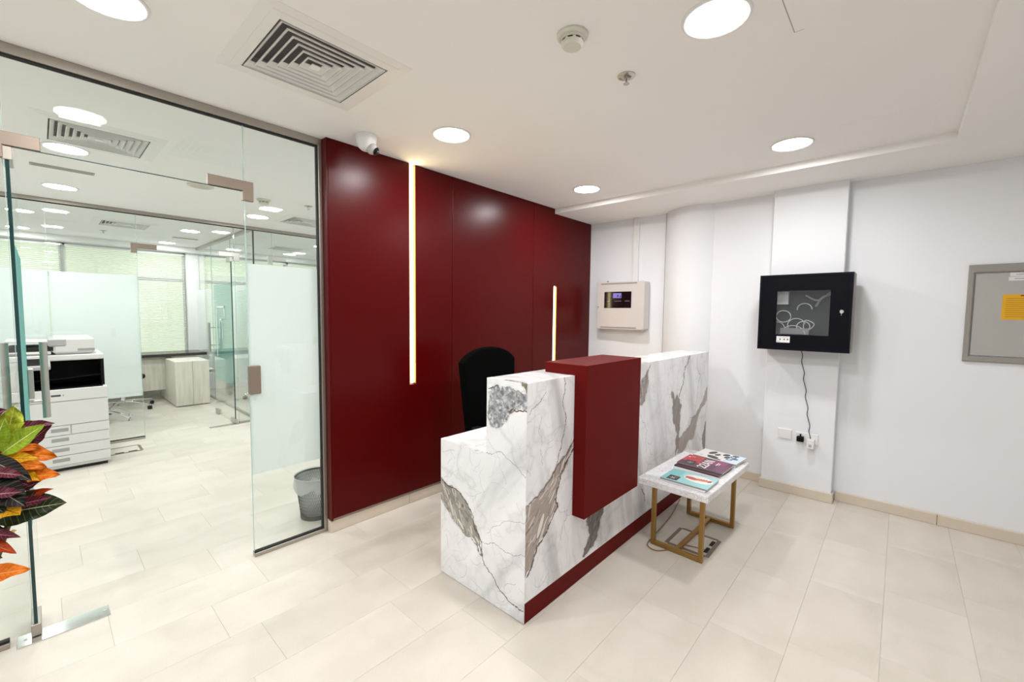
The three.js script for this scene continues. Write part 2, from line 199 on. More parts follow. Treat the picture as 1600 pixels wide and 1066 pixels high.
// ------------------------------------------------------------------ materials
const M = {
  ceiling: mat({ c: [0.92, 0.905, 0.89], roughness: 0.9 }), wall: mat({ c: [0.825, 0.84, 0.865], roughness: 0.75 }),
  floor: mat({ c: [0.82, 0.82, 0.83], map: floorTex, roughness: 0.42 }), grout: mat({ c: [0.70, 0.65, 0.57], roughness: 0.9 }),
  skirting: mat({ c: [0.66, 0.58, 0.47], map: null, roughness: 0.5 }),
  red: mat({ c: [0.078, 0.0006, 0.001], roughness: 0.3, specularIntensity: 0.34 }),
  redDesk: mat({ c: [0.115, 0.004, 0.003], roughness: 0.5, specularIntensity: 0.16 }),
  steel: mat({ c: [0.42, 0.385, 0.34], metalness: 0.85, roughness: 0.38 }), steelDark: mat({ c: [0.27, 0.215, 0.17], metalness: 0.6, roughness: 0.5 }),
  chrome: mat({ c: [0.8, 0.8, 0.8], metalness: 1, roughness: 0.08 }), brushed: mat({ c: [0.52, 0.5, 0.46], metalness: 0.9, roughness: 0.35 }),
  rubber: mat({ c: [0.012, 0.012, 0.012], roughness: 0.7 }), black: mat({ c: [0.005, 0.005, 0.006], roughness: 0.5, specularIntensity: 0.3 }), fabric: mat({ c: [0.002, 0.002, 0.002], roughness: 1, specularIntensity: 0.08 }),
  glass: mat({ c: [0.98, 0.993, 0.988], transmission: 1, thickness: 0, roughness: 0, ior: 1.5 }),
  glassEdge: mat({ c: [0.01, 0.05, 0.05], roughness: 0.08, transmission: 0.15 }), glassEdgeLight: mat({ c: [0.55, 0.72, 0.68], roughness: 0.1, transmission: 0.3 }),
  film: mat({ c: [0.905, 0.935, 0.925], transmission: 0.62, thickness: 0, roughness: 0.93, ior: 1.3 }),
  filmTeal: mat({ c: [0.38, 0.68, 0.64], transmission: 0.5, thickness: 0, roughness: 0.85, ior: 1.1, specularIntensity: 0 }),
  marbleEnd: mat({ map: marbleEnd, roughness: 0.28 }), marbleFront: mat({ map: marbleFront, roughness: 0.28 }), marbleTop: mat({ map: marbleTop, roughness: 0.16 }), marbleTable: mat({ map: marbleTable, roughness: 0.3 }),
  brass: mat({ c: [0.36, 0.21, 0.06], metalness: 0.75, roughness: 0.42 }), wood: mat({ map: woodTex, roughness: 0.55 }), darkTop: mat({ c: [0.035, 0.026, 0.022], roughness: 0.25 }),
  white: mat({ c: [0.82, 0.82, 0.81], roughness: 0.45 }), whiteVent: mat({ c: [0.86, 0.845, 0.82], roughness: 0.5, side: THREE.DoubleSide, flatShading: true }), duct: mat({ c: [0.62, 0.62, 0.61], roughness: 0.7 }), slab: mat({ c: [0.5, 0.49, 0.47], roughness: 0.9 }),
  printer: mat({ c: [0.72, 0.72, 0.70], roughness: 0.5 }), printerGrey: mat({ c: [0.42, 0.42, 0.41], roughness: 0.5 }), printerHandle: mat({ c: [0.36, 0.37, 0.35], roughness: 0.6 }),
  alarm: mat({ c: [0.66, 0.62, 0.60], roughness: 0.45 }), alarmGrille: mat({ c: [0.33, 0.31, 0.31], roughness: 0.6 }), cabinet: mat({ c: [0.003, 0.003, 0.007], roughness: 0.4, specularIntensity: 0.25 }), cabinetSide: mat({ c: [0.25, 0.23, 0.21], roughness: 0.45 }),
  greyPanel: mat({ c: [0.42, 0.42, 0.395], roughness: 0.45 }), greyFrame: mat({ c: [0.30, 0.29, 0.26], roughness: 0.45 }), cable: mat({ c: [0.01, 0.01, 0.01], roughness: 0.5 }), whiteCable: mat({ c: [0.72, 0.72, 0.68], roughness: 0.5 }), tan: mat({ c: [0.28, 0.16, 0.06], roughness: 0.5 }),
  mullion: mat({ c: [0.58, 0.59, 0.56], roughness: 0.5 }), blind: mat({ c: [0.74, 0.76, 0.72], roughness: 0.6 }), facade: mat({ c: [0.80, 0.83, 0.64], roughness: 0.8 }), facadeGlass: mat({ c: [0.45, 0.52, 0.5], roughness: 0.15 }), facadePale: mat({ c: [0.85, 0.86, 0.72], roughness: 0.8 }),
  smoke: mat({ c: [0.70, 0.68, 0.60], roughness: 0.5 }), paper: mat({ c: [0.62, 0.58, 0.50], roughness: 0.8 }), soil: mat({ c: [0.03, 0.02, 0.012], roughness: 1 }), pot: mat({ c: [0.5, 0.5, 0.48], roughness: 0.35 }), stem: mat({ c: [0.10, 0.08, 0.03], roughness: 0.8 }),
  lens: mat({ c: [0.02, 0.02, 0.02], roughness: 0.05 }), bag: mat({ c: [0.75, 0.77, 0.76], transmission: 0.6, thickness: 0, roughness: 0.75, side: THREE.DoubleSide }), wire: mat({ c: [0.05, 0.055, 0.05], roughness: 0.5, metalness: 0.5 }),
};
const glow = (c, k) => { const m = new THREE.MeshStandardMaterial({ color: 0x000000, roughness: 0.5 }); m.emissive.setRGB(...c); m.emissiveIntensity = k; return m; };

// ------------------------------------------------------------------ floor: 0.63 x 0.316 m tiles in running rows along x
{
  const floor = struct('floor', 'pale beige stone-look floor of oblong tiles in staggered rows', 'floor');
  part(floor, 'screed', bb(X0 - 0.1, X1 + 0.1, -0.12, -0.0045, -9.8, Z1 + 0.1, 0), M.grout);
  const RW = 0.316, TL = 0.632, gap = 0.0006;
  const variants = []; for (let k = 0; k < 10; k++) variants.push(metreUV(cbox(TL - gap, 0.005, RW - gap, 0.0005), 0.5, 0.5, k * 0.713, k * 0.391));
  const known = { '-6': 1.164, '-7': 0.66, '-8': 0.53, '-9': 0.80, '-10': 0.65, '-11': 0.352 };
  const all = [];
  for (let k = -31; k < 10; k++) {
    const zc = 0.005 + (k + 0.5) * RW, off = known[k] ?? hash(k, 5, 77) * TL; 
    for (let i = -8; i < 9; i++) {
      let a = off + i * TL, b = a + TL; a = Math.max(a, X0); b = Math.min(b, X1); if (b - a < 0.02) continue;
      const z = Math.max(-9.75, zc), v = V((a + b) / 2, 0, z), d = v.clone().sub(EYE), dep = d.dot(fwd), sx = 800 + FOCAL * d.dot(rgt) / dep, sy = 533 - FOCAL * d.dot(upv) / dep;
      const seen = dep > 0.3 && sx > -150 && sx < 1750 && sy > 0 && sy < 1250;
      all.push({ a, b, z: zc, k: (k * 7 + i * 3 + 1000) % 10, score: seen ? 1 / d.lengthSq() : 0, full: b - a > TL - 1e-6 });
    }
  }
  all.sort((p, q) => q.score - p.score);
  const rest = [];
  all.forEach((t, n) => {
    const g = t.full ? variants[t.k] : metreUV(cbox(t.b - t.a - gap, 0.005, RW - gap, 0.0005), 0.5, 0.5, t.k * 0.713, t.k * 0.391);
    if (n < 290 && t.score > 0) part(floor, 'floor_tile', g, M.floor, [(t.a + t.b) / 2, -0.0025, t.z]);
    else rest.push(g.clone().translate((t.a + t.b) / 2, -0.0025, t.z));
  });
  part(floor, 'floor_tiles_beyond', merge(rest), M.floor).userData.kind = 'stuff';
}

// ------------------------------------------------------------------ ceiling with openings for the air diffusers
const VENTS = [[0.885, -2.025, 0.25], [0.31, -3.95, 0.25], [2.28, -5.55, 0.25], [0.80, -7.62, 0.25], [3.0, -8.2, 0.25]];
{
  const c = struct('ceiling', 'white plasterboard ceiling with a shallow dropped border over the lobby', 'ceiling');
  const flat = (pts, holes) => plate(pts.map(([x, z]) => [x, -z]), holes, 0.06, 0).rotateX(-Math.PI / 2).translate(0, CEIL, 0);
  const hole = ([x, z, h]) => rect(x - h, x + h, -z - h, -z + h);
  part(c, 'lobby_ceiling', flat(rect(X0, XW + 0.3, ZG + 0.05, Z1), [hole(VENTS[0])]), M.ceiling);
  part(c, 'office_ceiling', flat(rect(X0, X1, -9.9, ZG + 0.05), VENTS.slice(1).map(hole)), M.ceiling);
  part(c, 'ceiling_border', flat([[3.715, ZG + 0.08], [XW + 0.3, ZG + 0.08], [XW + 0.3, Z1], [X0, Z1], [X0, 0.19], [3.715, 0.19]], []).translate(0, SOFFIT - CEIL, 0), M.ceiling);
  part(c, 'ceiling_lining', bb(X0 - 0.1, X1 + 0.1, CEIL + 0.8, CEIL + 0.95, -10, Z1 + 0.1, 0), M.slab);
  part(c, 'window_bulkhead', bb(X0, X1, 2.52, CEIL + 0.01, ZWIN - 0.1, ZWIN + 0.16, 0.004), M.ceiling);
  for (const [x0, x1, z0, z1] of [[1.53, 2.03, -0.367, 0.12], [3.17, 3.62, -0.33, 0.08]]) {   // flush access hatches
    const h = part(c, 'access_hatch', bb(x0, x1, CEIL - 0.0015, CEIL + 0.01, z0, z1, 0.0007), M.ceiling);
    if (x0 < 2) part(h, 'seam', merge([bb(x0, x1 + 0.003, CEIL - 0.0009, CEIL, z0 - 0.003, z0 - 0.0004, 0), bb(x1 + 0.0004, x1 + 0.0025, CEIL - 0.0009, CEIL, z0, z0 + 0.03, 0)]), M.alarmGrille);
  }
}

// ------------------------------------------------------------------ walls
{
  const w = struct('wall_right', 'white painted lobby wall with shallow pilaster and rounded corner', 'wall');
  part(w, 'wall_surface', prismY([[4.33, -1.36], [XW, -0.3], [XW + 0.01, 0.2], [XW + 0.01, Z1], [4.75, Z1], [4.75, -1.36]].reverse(), 0, CEIL + 0.02), M.wall);
  const rw = struct('wall_recess', 'white recessed wall strip behind the alarm panel', 'wall'); part(rw, 'wall_surface', prismY([[4.43, -2.9], [4.468, -1.885], [4.75, -1.885], [4.75, -2.9]].reverse(), 0, CEIL + 0.02), M.wall);
  const rc = struct('wall_round_column', 'white half-round column bulging from the lobby wall', 'column'), curve = [];       // axis at x 4.632, z -1.56, radius 0.36
  for (let k = 0; k <= 24; k++) { const q = -1.1 + (1.1 + Math.asin(0.2 / 0.36)) * k / 24; curve.push([4.632 - 0.36 * Math.cos(q), -1.56 + 0.36 * Math.sin(q)]); }
  part(rc, 'column_face', toCreasedNormals(prismY([...curve, [4.75, -1.36], [4.75, -1.881]].reverse(), 0, CEIL + 0.02), 0.5), M.wall);
  part(w, 'pilaster', bb(4.23, 4.4, 0, SOFFIT + 0.01, -0.852, -0.352, 0.003), M.wall);
  const b = struct('baseboard_right', 'beige skirting tiles along the white lobby wall', 'baseboard');
  const sk = (x0, x1, z0, z1) => part(b, 'skirting', bb(x0, x1, 0, 0.078, z0, z1, 0.003), M.skirting);
  sk(4.42, 4.46, -2.78, -1.99); sk(4.318, 4.38, -1.33, -0.865); sk(4.217, 4.30, -0.865, -0.339); for (let z = -0.336; z < 2.9; z += 0.6) sk(XW - 0.012, XW + 0.05, z, Math.min(z + 0.598, 2.95));
}
{ const w = struct('wall_rear', 'plain white wall closing the lobby behind', 'wall'); part(w, 'wall_surface', bb(X0 - 0.1, 4.8, 0, CEIL + 0.02, Z1, Z1 + 0.15, 0), M.wall); }
{ const w = struct('wall_left', 'plain white wall on the plant side of lobby and office', 'wall'); part(w, 'wall_surface', bb(X0 - 0.15, X0, 0, CEIL + 0.02, -9.9, Z1 + 0.1, 0), M.wall); }
{
  const w = struct('wall_office_right', 'white office wall behind the red feature wall', 'wall');
  part(w, 'wall_surface', bb(X1, X1 + 0.15, 0, CEIL + 0.02, -9.9, -2.75, 0), M.wall);
  part(w, 'lobby_partition', bb(1.30, X1, 0, CEIL + 0.02, -2.97, -2.83, 0), M.wall);
}
{
  const w = struct('wall_window', 'low white wall and pillars around the far office windows', 'wall');
  part(w, 'sill_wall', bb(X0, X1, 0, 0.32, ZWIN - 0.16, ZWIN, 0.004), M.wall); part(w, 'lintel', bb(X0, X1, 2.53, CEIL + 0.06, ZWIN - 0.2, ZWIN - 0.09, 0), M.wall);
  for (const [a, b] of [[1.82, 2.0], [X0, X0 + 0.15], [X1 - 0.15, X1]]) part(w, 'pillar', bb(a, b, 0.32, 2.53, ZWIN - 0.16, ZWIN + 0.02, 0.004), M.white);
}
// red feature wall: three lacquered panels with slots for the light strips
{
  const w = struct('wall_feature', 'glossy dark red panelled feature wall behind the reception desk', 'wall');
  const y0 = 0.098, y1 = CEIL - 0.001, z = -2.83, d = 0.056;
  const p1 = plate([[1.284, y0], [2.312, y0], [2.312, y1], [1.956, y1], [1.956, 0.945], [1.896, 0.945], [1.896, y1], [1.284, y1]], [], d, 0.003);
  part(w, 'panel', p1, M.red, [0, 0, z]);
  part(w, 'panel', plate(rect(2.315, 3.366, y0, y1), [], d, 0.003), M.red, [0, 0, z]);
  const slot = []; for (let k = 0; k <= 10; k++) { const t = Math.PI * k / 10; slot.push([3.742 - 0.03 * Math.cos(t), 1.775 + 0.03 * Math.sin(t)]); }
  part(w, 'panel', plate([[3.369, y0], [3.712, y0], ...slot, [3.772, y0], [4.432, y0], [4.432, SOFFIT], [3.716, SOFFIT], [3.716, y1], [3.369, y1]], [], d, 0.003), M.red, [0, 0, z]);
  part(w, 'side_return', bb(1.272, 1.284, 0.085, y1, -2.852, -2.775, 0.002), M.red);
  part(w, 'backing', bb(1.29, 4.6, 0.07, y1, -2.84, -2.822, 0), M.red);
  part(w, 'base_board', bb(1.285, 4.43, 0, 0.098, -2.84, -2.796, 0), mat({ c: [0.55, 0.46, 0.42], roughness: 0.7 }));
  const b = struct('baseboard_feature', 'beige skirting tiles below the red feature wall', 'baseboard');
  for (let x = 1.268; x < 4.3; x += 0.63) part(b, 'skirting', bb(x, Math.min(x + 0.628, 4.39), 0, 0.078, -2.83, -2.785, 0.003), M.skirting);
}

// ------------------------------------------------------------------ glass walls and doors
function pane(parent, x0, x1, y0, y1, z, edges = 'lr', along = 'x') {
  const t = 0.006, put = (a0, a1, b0, b1, c, name, m) => part(parent, name, along === 'x' ? bb(a0, a1, b0, b1, z - t + c, z + t - c, 0) : bb(z - t + c, z + t - c, b0, b1, a0, a1, 0), m);
  const e = 0.0022; put(x0 + (edges.includes('l') ? e : 0), x1 - (edges.includes('r') ? e : 0), y0, y1, 0.0003, 'glass_pane', M.glass);
  if (edges.includes('l')) put(x0, x0 + e, y0, y1, 0, 'glass_edge', M.glassEdgeLight);
  if (edges.includes('r')) put(x1 - e, x1, y0, y1, 0, 'glass_edge', M.glassEdgeLight);
  if (edges.includes('b')) put(x0, x1, y0 - e, y0, 0, 'glass_edge', M.glassEdge);
}
const patch2 = (parent, pts, z, th, m = M.steelDark) => part(parent, 'patch_fitting', plate(pts, [], th, 0.002), m, [0, 0, z - th / 2]);
{
  const w = struct('wall_glass_lobby', 'frameless clear glass wall between lobby and office in steel channel', 'glass wall');
  const top = 2.566;
  part(w, 'top_rail', bb(X0, 1.272, top, CEIL, ZG - 0.024, ZG + 0.024, 0.002), M.steel);
  part(w, 'top_seal', bb(X0, 1.25, top - 0.007, top, ZG - 0.014, ZG + 0.014, 0), M.rubber);
  part(w, 'jamb_channel', bb(1.248, 1.272, 0, top, ZG - 0.024, ZG + 0.024, 0.002), M.steel);
  part(w, 'jamb_seal', bb(1.242, 1.248, 0.03, top - 0.007, ZG - 0.014, ZG + 0.014, 0), M.rubber);
  part(w, 'jamb_filler', bb(1.272, 1.30, 0.08, CEIL, -2.9, -2.846, 0.001), M.white);
  part(w, 'floor_rail', bb(0.826, 1.272, 0, 0.024, ZG - 0.022, ZG + 0.022, 0.002), M.steel);
  part(w, 'floor_seal', bb(0.826, 1.248, 0.024, 0.031, ZG - 0.013, ZG + 0.013, 0), M.rubber);
  part(w, 'floor_rail', bb(X0, -0.145, 0, 0.024, ZG - 0.022, ZG + 0.022, 0.002), M.steel);
  part(w, 'floor_seal', bb(X0, -0.145, 0.024, 0.034, ZG - 0.013, ZG + 0.013, 0), M.rubber);
  pane(w, 0.826, 1.242, 0.031, top - 0.007, ZG, 'l');
  pane(w, -0.07, 0.823, 2.188, top - 0.007, ZG, 'b');
  pane(w, -1.63, -0.074, 0.034, top - 0.007, ZG, 'r'); pane(w, X0, -1.634, 0.034, top - 0.007, ZG, 'r');
  part(w, 'frosted_film', bb(0.832, 1.241, 0.505, 1.775, ZG - 0.0075, ZG - 0.0066, 0), M.film);
  patch2(w, [[0.648, 2.188], [0.816, 2.188], [0.816, 2.135], [0.872, 2.135], [0.872, 2.245], [0.648, 2.245]], ZG, 0.03);
  patch2(w, [[-0.30, 2.135], [-0.076, 2.135], [-0.076, 2.188], [0.033, 2.188], [0.033, 2.245], [-0.30, 2.245]], ZG, 0.03);
  part(w, 'strike_box', bb(0.824, 0.884, 1.0, 1.17, ZG - 0.02, ZG + 0.02, 0.003), M.steelDark);
}
function handleBar(parent, x, y0, y1, z, off) {        // upright tubular pull on two stand-offs, on one side of a leaf
  const s = part(parent, 'pull_handle', merge([rod([x + off, y0, z], [x + off, y1, z], 0.0165, 20)]), M.brushed);
  for (const y of [y0 + 0.1, y1 - 0.07]) part(s, 'stand_off', rod([x, y, z], [x + off, y, z], 0.008, 10), M.brushed);
}
{
  const d = struct('door_1', 'frameless glass entrance door standing open into the office', 'glass door');
  const x = -0.0655, zA = -2.858, zB = -3.75;
  part(d, 'glass_leaf', bb(x - 0.0057, x + 0.0057, 0.012, 2.185, zB, zA - 0.002, 0), M.glass);
  part(d, 'glass_edge', bb(x - 0.006, x + 0.006, 0.012, 2.185, zA - 0.002, zA, 0), M.glassEdge);
  part(d, 'glass_edge', bb(x - 0.006, x + 0.006, 0.012, 2.185, zB - 0.002, zB, 0), M.glassEdgeLight);
  part(d, 'frosted_film', bb(x + 0.0062, x + 0.007, 0.505, 1.775, zB + 0.01, zA - 0.03, 0), M.filmTeal);
  part(d, 'bottom_patch', bb(x - 0.016, x + 0.016, 0.008, 0.062, zA - 0.16, zA + 0.012, 0.002), M.steel);
  part(d, 'top_patch', bb(x - 0.016, x + 0.016, 2.13, 2.186, zA - 0.16, zA + 0.01, 0.002), M.steel);
  part(d, 'lock_case', bb(x + 0.007, x + 0.03, 0.98, 1.15, zB + 0.01, zB + 0.09, 0.003), M.brushed);
  handleBar(d, x, 0.86, 1.305, zB + 0.06, 0.0735); handleBar(d, x, 0.86, 1.305, zB + 0.06, -0.0735);
  const f = thing('floor_spring_plate', 'polished chrome floor spring cover at the open entrance door', 'floor plate', [0, 0, 0]);
  part(f, 'cover_plate', bb(-0.125, 0.178, 0, 0.005, -2.902, -2.80, 0.0015), M.chrome);
  for (const sx of [-0.1, 0.16]) part(f, 'screw', new THREE.CylinderGeometry(0.006, 0.006, 0.002, 12), M.brushed, [sx, 0.0055, -2.855]);
}
{
  const w = struct('wall_glass_office', 'clear glass partition with frosted band in front of the far offices', 'glass wall');
  const top = 2.572;
  part(w, 'top_rail', bb(X0, X1, top, CEIL, ZG2 - 0.024, ZG2 + 0.024, 0.002), M.steel); part(w, 'top_seal', bb(X0, X1, top - 0.007, top, ZG2 - 0.014, ZG2 + 0.014, 0), M.rubber);
  part(w, 'floor_rail', bb(X0, 0.776, 0, 0.022, ZG2 - 0.02, ZG2 + 0.02, 0.002), M.steel); part(w, 'floor_seal', bb(X0, 0.776, 0.022, 0.03, ZG2 - 0.012, ZG2 + 0.012, 0), M.rubber);
  part(w, 'floor_rail', bb(1.736, 2.16, 0, 0.022, ZG2 - 0.02, ZG2 + 0.02, 0.002), M.steel); part(w, 'floor_rail', bb(3.1, X1, 0, 0.022, ZG2 - 0.02, ZG2 + 0.02, 0.002), M.steel);
  for (const [a, b] of [[X0, -1.35], [-1.345, 0.078], [0.082, 0.774]]) { pane(w, a, b, 0.03, top - 0.007, ZG2, 'r'); part(w, 'frosted_film', bb(a + 0.004, b - 0.004, 0.505, 1.88, ZG2 - 0.0075, ZG2 - 0.0066, 0), M.film); }
  pane(w, 0.777, 1.73, 2.19, top - 0.007, ZG2, 'r'); pane(w, 1.734, 1.95, 0.022, top - 0.007, ZG2, 'l');
  pane(w, 1.966, 2.19, 0.022, top - 0.007, ZG2, 'r'); pane(w, 2.193, 3.1, 2.19, top - 0.007, ZG2, 'r'); pane(w, 3.104, X1, 0.022, top - 0.007, ZG2, 'l');
  part(w, 'frosted_film', bb(1.97, 2.186, 0.505, 1.88, ZG2 - 0.0075, ZG2 - 0.0066, 0), M.film); part(w, 'frosted_film', bb(3.11, X1, 0.505, 1.88, ZG2 - 0.0075, ZG2 - 0.0066, 0), M.film);
  part(w, 'corner_seal', bb(1.951, 1.965, 0.022, top - 0.007, ZG2 - 0.008, ZG2 + 0.008, 0), M.rubber);
  patch2(w, [[0.722, 2.138], [0.776, 2.138], [0.776, 2.19], [0.95, 2.19], [0.95, 2.245], [0.722, 2.245]], ZG2, 0.03);
  patch2(w, [[1.56, 2.19], [1.725, 2.19], [1.725, 2.138], [1.79, 2.138], [1.79, 2.245], [1.56, 2.245]], ZG2, 0.03, M.brushed);
  patch2(w, [[2.13, 2.138], [2.19, 2.138], [2.19, 2.19], [2.365, 2.19], [2.365, 2.245], [2.13, 2.245]], ZG2, 0.03, M.brushed);
  const p = struct('wall_glass_partition', 'glass partition with frosted band between the two far offices', 'glass wall');
  part(p, 'top_rail', bb(XPART - 0.024, XPART + 0.024, top, CEIL, ZWIN + 0.15, ZG2 - 0.026, 0.002), M.steel);
  part(p, 'floor_rail', bb(XPART - 0.02, XPART + 0.02, 0, 0.022, ZWIN + 0.03, ZG2 - 0.026, 0.002), M.steel);
  for (const [a, b] of [[ZWIN + 0.03, -8.56], [-8.555, -7.5], [-7.495, ZG2 - 0.028]]) { pane(p, a, b, 0.022, top, XPART, 'r', 'z'); part(p, 'frosted_film', bb(XPART + 0.0066, XPART + 0.0075, 0.505, 1.86, a + 0.004, b - 0.004, 0), M.film); }
}
{
  const d = struct('door_2', 'glass door with frosted sheet standing open in the far office', 'glass door');
  const x = 1.695, zA = -6.462, zB = -7.36;
  part(d, 'glass_leaf', bb(x - 0.0057, x + 0.0057, 0.012, 2.186, zB, zA - 0.002, 0), M.glass);
  part(d, 'glass_edge', bb(x - 0.006, x + 0.006, 0.012, 2.186, zA - 0.002, zA, 0), M.glassEdge);
  part(d, 'frosted_film', bb(x + 0.0062, x + 0.007, 0.505, 1.86, zB + 0.01, zA - 0.01, 0), M.filmTeal);
  const pr = mat({ c: [0.9, 0.95, 0.94], roughness: 0.5 }), fr = (pts) => part(d, 'white_outline', merge(pts.map(([z0, z1, y0, y1]) => bb(x - 0.0072, x - 0.0062, y0, y1, z0, z1, 0))), pr);  // thin white strips forming outlines on the door leaf
  fr([[-7.2, -6.8, 1.535, 1.555], [-7.2, -7.18, 0.85, 1.555], [-6.82, -6.8, 1.40, 1.555]]);
  fr([[-7.05, -6.92, 1.36, 1.38], [-7.05, -7.035, 1.1, 1.38], [-6.935, -6.92, 1.1, 1.38]]);
  part(d, 'bottom_patch', bb(x - 0.016, x + 0.016, 0.008, 0.062, zA - 0.16, zA + 0.012, 0.002), M.brushed); part(d, 'lock_patch', bb(x - 0.016, x + 0.016, 0.008, 0.07, zB - 0.005, zB + 0.16, 0.002), M.brushed);
  part(d, 'top_patch', bb(x - 0.016, x + 0.016, 2.13, 2.186, zA - 0.16, zA + 0.01, 0.002), M.brushed);
  handleBar(d, x, 0.9, 1.32, zB + 0.06, -0.075);
  const f = thing('floor_spring_plate', 'brushed floor spring cover below the far office glass door', 'floor plate'); part(f, 'cover_plate', bb(1.405, 1.73, 0, 0.004, -6.50, -6.41, 0.001), M.brushed);
}

// ------------------------------------------------------------------ far windows, blinds and the building outside
{
  let n = 0;
  for (const [a, b] of [[X0 + 0.15, -1.35], [-1.35, 0.28], [0.28, 1.82], [2.0, 3.55], [3.55, X1 - 0.15]]) {
    n++;
    const w = struct('window_' + n, ['office window at the far left end behind blinds', 'office window left of the frosted chair view', 'office window beside the wooden desk', 'office window of the neighbouring glass office', 'office window at the far right end'][n - 1], 'window');
    part(w, 'frame', merge([bb(a, a + 0.04, 0.32, 2.53, ZWIN - 0.13, ZWIN - 0.08, 0), bb(b - 0.04, b, 0.32, 2.53, ZWIN - 0.13, ZWIN - 0.08, 0), bb(a, b, 0.32, 0.37, ZWIN - 0.13, ZWIN - 0.08, 0), bb(a, b, 2.49, 2.53, ZWIN - 0.13, ZWIN - 0.08, 0)]), M.mullion);
    part(w, 'cross_bar', bb(a + 0.04, b - 0.04, 2.0, 2.06, ZWIN - 0.13, ZWIN - 0.08, 0.002), M.mullion);
    for (const [y0, y1] of [[0.37, 2.0], [2.06, 2.49]]) part(w, 'glass_pane', bb(a + 0.04, b - 0.04, y0, y1, ZWIN - 0.108, ZWIN - 0.102, 0), M.glass);
    const bl = thing('venetian_blind', ['white slatted blind at the far left end window', 'white slatted blind on the window left of the wooden desk', 'white slatted blind behind the wooden desk', 'white slatted blind in the neighbouring glass office', 'white slatted blind at the far right end window'][n - 1], 'blind', [(a + b) / 2, 2.5, ZWIN - 0.02], 0, 'blinds on the far office windows');
    const W = b - a - 0.05, slats = []; for (let y = 0.06; y < 2.05; y += 0.028) slats.push(new THREE.BoxGeometry(W, 0.0012, 0.025).rotateX(0.42).translate(0, -y, 0));
    part(bl, 'head_rail', cbox(W, 0.035, 0.04, 0.002), M.white, [0, -0.02, 0]); part(bl, 'slats', merge(slats), M.blind).userData.kind = 'stuff'; part(bl, 'bottom_rail', cbox(W, 0.02, 0.028, 0.002), M.white, [0, -2.07, 0]);
    for (const s of [-0.35, 0, 0.35]) part(bl, 'ladder_cord', new THREE.CylinderGeometry(0.0015, 0.0015, 2.05, 6), M.white, [W * s, -1.04, 0.014]);
  }
  const o = thing('office_building', 'pale yellow-green building with window bands outside the far windows', 'building', [1, -6, -19]);
  part(o, 'facade', bb(-9, 9, 0, 13, -3, 0, 0.02), M.facade);
  for (let i = 0; i < 6; i++) for (let j = 0; j < 4; j++) { const x = -8.4 + i * 2.9, y = 1 + j * 3; const q = part(o, 'window', bb(x, x + 1.7, y, y + 1.9, -0.05, 0.05, 0.01), M.facadePale); part(q, 'pane', bb(x + 0.12, x + 1.58, y + 0.12, y + 1.78, 0.04, 0.07, 0.005), (i + j) % 3 ? M.facadePale : M.facadeGlass); }
}

// ------------------------------------------------------------------ lamps
function downlight(x, z, y, label, col, group, k = 1) {
  const t = thing('downlight', label, 'ceiling light', [x, y, z], 0, group);
  part(t, 'trim_ring', lathe([[0.108, -0.0005], [0.122, -0.0005], [0.12, -0.006], [0.112, -0.008], [0.108, -0.006], [0.108, -0.0005]], 48), M.white);
  part(t, 'diffuser', new THREE.CylinderGeometry(0.108, 0.108, 0.003, 24), glow(col, 20), [0, -0.003, 0]);
  const l = new THREE.RectAreaLight(new THREE.Color().setRGB(...col), LAMP * k, 0.17, 0.17); l.position.set(0, -0.0095, 0); l.rotation.x = -Math.PI / 2; t.add(l);
}
const lobby = 'round downlights in the lobby ceiling';
downlight(1.742, -0.57, CEIL, 'round white downlight beside the sprinkler in lobby ceiling', LAMP_COL, lobby);
downlight(3.305, -0.583, CEIL, 'round white downlight close to the ceiling border, over the wall cabinet side', LAMP_COL, lobby);
downlight(1.777, -2.14, CEIL, 'round white downlight above the tall light strip', LAMP_COL, lobby);
downlight(3.312, -2.13, CEIL, 'round white downlight near the short light strip', LAMP_COL, lobby);
downlight(0.207, -2.163, CEIL, 'round white downlight over the open glass door', LAMP_COL, lobby);
downlight(0.207, -0.57, CEIL, 'round white downlight overhead in the middle of the lobby', LAMP_COL, lobby);
downlight(-1.36, -2.15, CEIL, 'round white downlight along the glass wall past the plant', LAMP_COL, lobby);
downlight(-1.36, -0.57, CEIL, 'round white downlight over the plant side of the lobby', LAMP_COL, lobby);
downlight(0.207, 1.4, SOFFIT, 'added fill downlight, round and white, in the unseen rear ceiling border', LAMP_COL, lobby);  // unseen lamp behind the camera, added as fill light for the lobby
const off1 = 'round downlights in the office corridor', off2 = 'round downlights in the far office';
for (const [x, z, l] of [[0.172, -4.36, 'corridor downlight beside the diffuser nearest the lobby glass'], [0.176, -5.75, 'corridor downlight directly above the photocopier'], [1.785, -5.70, 'corridor downlight next to the diffuser by the red wall edge'], [-1.4, -4.36, 'corridor downlight beyond the open entrance door'], [-1.4, -5.75, 'corridor downlight past the photocopier, towards the side wall'], [3.4, -4.3, 'corridor downlight behind the red wall, lobby side'], [3.4, -5.7, 'corridor downlight behind the red wall, office side']]) downlight(x, z, CEIL, l, OFFICE_COL, off1, 1);
for (const [x, z, l] of [[-0.1, -7.48, 'far office downlight behind the photocopier'], [1.48, -7.48, 'far office downlight over the open glass door'], [-0.15, -9.05, 'far office downlight by the window past the frosted glass'], [1.48, -9.1, 'far office downlight above the wooden desk'], [-1.7, -7.48, 'far office downlight towards the side wall'], [-1.7, -9.05, 'far office downlight in the window corner by the side wall'], [3.3, -7.45, 'downlight in the neighbouring far office near its glass front'], [3.35, -8.95, 'downlight in the neighbouring far office near its window']]) downlight(x, z, CEIL, l, OFFICE_COL, off2, 0.68);
